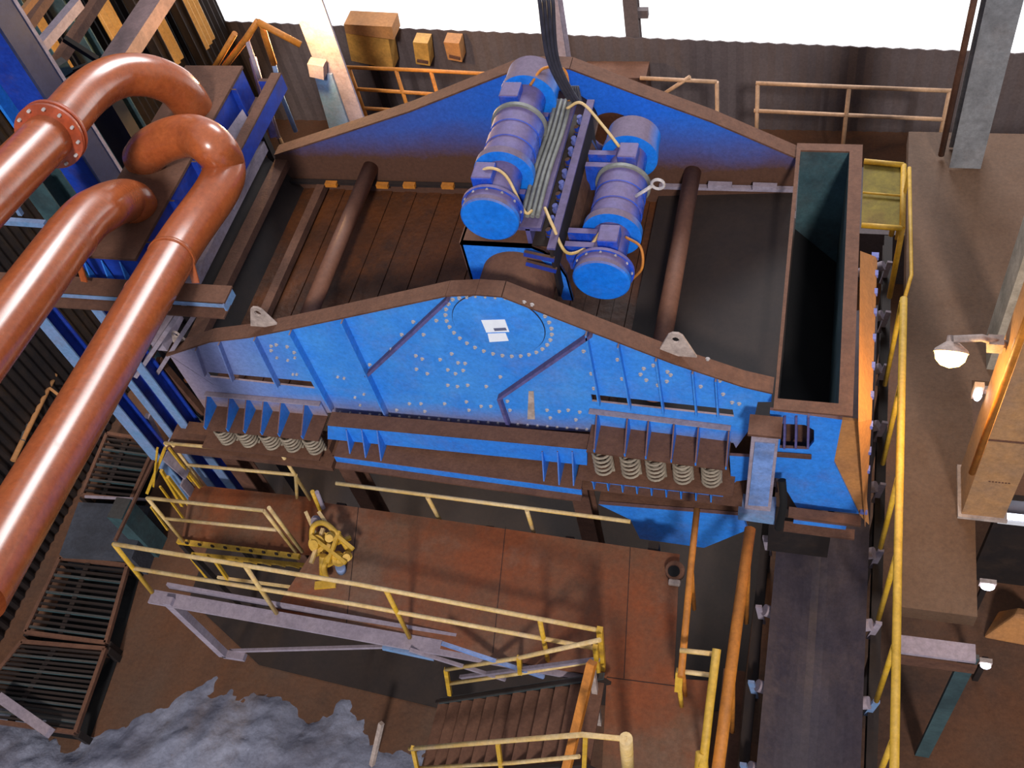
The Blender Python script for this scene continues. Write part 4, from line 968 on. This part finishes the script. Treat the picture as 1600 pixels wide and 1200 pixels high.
# ================================================================== RIGHT SIDE: floors, pillars, lamps
struct(MB().slab([V((x,y,ZP-.2)) for x,y in [(4.24,-1.0),(4.88,-1.0),(4.88,1.55),(8.5,1.55),(8.5,5.2),(4.24,5.2)]], (0,0,.2)).build('floor_right', 'sidefloor'))
struct(MB().box((9.0, -9, 0), (9.2, 8.6, 6)).build('wall_right', 'dark'))
o = thing('floor_beam', 'pale grey floor beam with a short post at the lower right of the walkway', 'beam', tuple(at(1410,1010,z=2.8)))
MB().bar(at(1400,1006,z=2.85), at(1524,1022,z=2.85), .16, .04).build('beam_top', 'grey', o); MB().bar(at(1402,1030,z=2.7), at(1524,1046,z=2.7), .02, .16).build('beam_web', 'brown', o)
v = at(1516,1016,z=2.85); MB().box((v.x-.07, v.y-.07, .0), (v.x+.07, v.y-.03, v.z)).build('post', 'green', o)
tp = thing('tan_pillar', 'tan boxed pillar lit orange at the right edge of the picture', 'pillar', (4.9, .3, ZP))
B = at(1501, 806, z=ZP)
MB().box((B.x, B.y, ZP), (B.x+.36, B.y+.5, 7.4)).build('pillar_body', 'orange', tp).data.materials[0] = mat('tan_pillar_paint', (152, 118, 90), (120, 92, 68), .8, top=.2, patch=.6, scale=3, col2=(170, 126, 84))
MB().box((B.x-.03, B.y-.03, ZP), (B.x+.39, B.y+.53, ZP+.04)).build('base_trim', 'lug', tp)
MB().tube((B.x-.04, B.y-.02, 3.7), (B.x-.04, B.y-.02, 7.4), .028).build('conduit', 'orange', tp)
MB().box((B.x+.0, B.y-.008, 4.2), (B.x+.36, B.y, 4.22)).build('joint_line', 'brown', tp)
mb = MB()
for k in range(7): MB().box((B.x+.12+.026*k, B.y-.004, 3.55), (B.x+.136+.026*k, B.y-.001, 3.565)).build('faded_marking', 'brown', tp)
o = MB().box((5.02, 1.7, ZP), (5.3, 2.1, 7.2)).build('concrete_pillar', mat('pale_wall', (168, 160, 150), (130, 112, 98), .9, top=0, patch=.5)); tag(o, 'pale grey concrete pillar behind the bracket lamp', 'pillar')
c = at(1486, 552, z=4.9)
bl_ = thing('bracket_lamp', 'glowing dome lamp on a horizontal bracket at the right', 'lamp', tuple(c))
mb = MB(); mb.lathe(c+V((0,0,.0)), (-.05,-.85,-.52), [(-.005,.125),(.0,.125),(.06,.11),(.10,.07),(.12,.0)], 24); mb.build('lamp_glass', 'lampglass', bl_, smooth=60)
MB().lathe(c, (.05,.85,.52), [(0.004,.135),(.03,.125),(.09,.05),(.14,.045)], 24).build('lamp_hood', 'lug', bl_, smooth=35)
MB().path([c+V((0,.05,.12)), c+V((.2,.05,.16)), V((B.x-.0, c.y+.05, c.z+.1))], .03, 10).build('bracket_arm', 'lug', bl_)
MB().box((B.x-.14, c.y-.0, c.z+.04), (B.x-.03, c.y+.1, c.z+.15)).build('junction_box', 'lug', bl_)
lamp_light('bracket_light', c+V((-.02,-.24,-.16)), 34, (1.0, .62, .2), .08)
for px, py, zz, sx, sz, lab in ((1528,617,4.2,.055,.13,'small upright white lamp beside the concrete pillar'), (1543,917,.9,.12,.07,'small white lamp glowing below the right floor edge'), (1540,1040,.6,.09,.05,'faint white lamp lowest on the right side'), (1596,548,5.2,.08,.09,'white lamp at the right edge beside the tan pillar')):
    v = at(px, py, z=zz); t = thing('bulkhead_lamp', lab, 'lamp', tuple(v)); MB().sphere(v, 1, (sx*.6, .04, sz*.6)).build('lamp_glass', 'whiteglow', t, smooth=60)
    MB().box((v.x-sx*.7, v.y+.02, v.z-sz*.7), (v.x+sx*.7, v.y+.07, v.z+sz*.7)).build('lamp_case', 'lug', t)
    if zz < 1: MB().box((v.x-.03, v.y+.05, 0), (v.x+.03, v.y+.1, v.z)).build('lamp_post', 'dark', t)
    else: MB().box((v.x, v.y+.04, v.z-.03), (5.05 if px < 1560 else B.x+.1, v.y+.08, v.z+.03)).build('lamp_arm', 'lug', t)
v = at(1588, 812, z=1.6); t = thing('louvred_vent', 'bright white louvred opening at the right edge below the tan pillar', 'vent', (v.x, v.y, 0))
for k in range(5): MB().box((v.x-.16, v.y-.02*k, v.z-.12+.07*k), (v.x+.4, v.y+.03-.02*k, v.z-.075+.07*k)).build('louvre', 'whiteglow' if k in (3,4) else 'white', t)  # upper slats glow to stand for daylight coming through the opening
MB().box((v.x-.18, v.y+.05, 0), (v.x+.42, v.y+.12, v.z+.3)).build('vent_frame', 'dark', t)
v = at(1575, 985, z=0); mb = MB(); mb.hexa([v+V(q) for q in ((-.28,-.14,0),(.4,-.18,0),(.4,.2,0),(-.1,.22,0))], [v+V(q) for q in ((-.02,.0,.4),(.15,0,.42),(.18,.12,.36),(.03,.12,.38))]); o = mb.build('tarpaulin', 'tan', bevel=.03); tag(o, 'rumpled orange-brown tarpaulin heap at the lower right', 'tarpaulin')
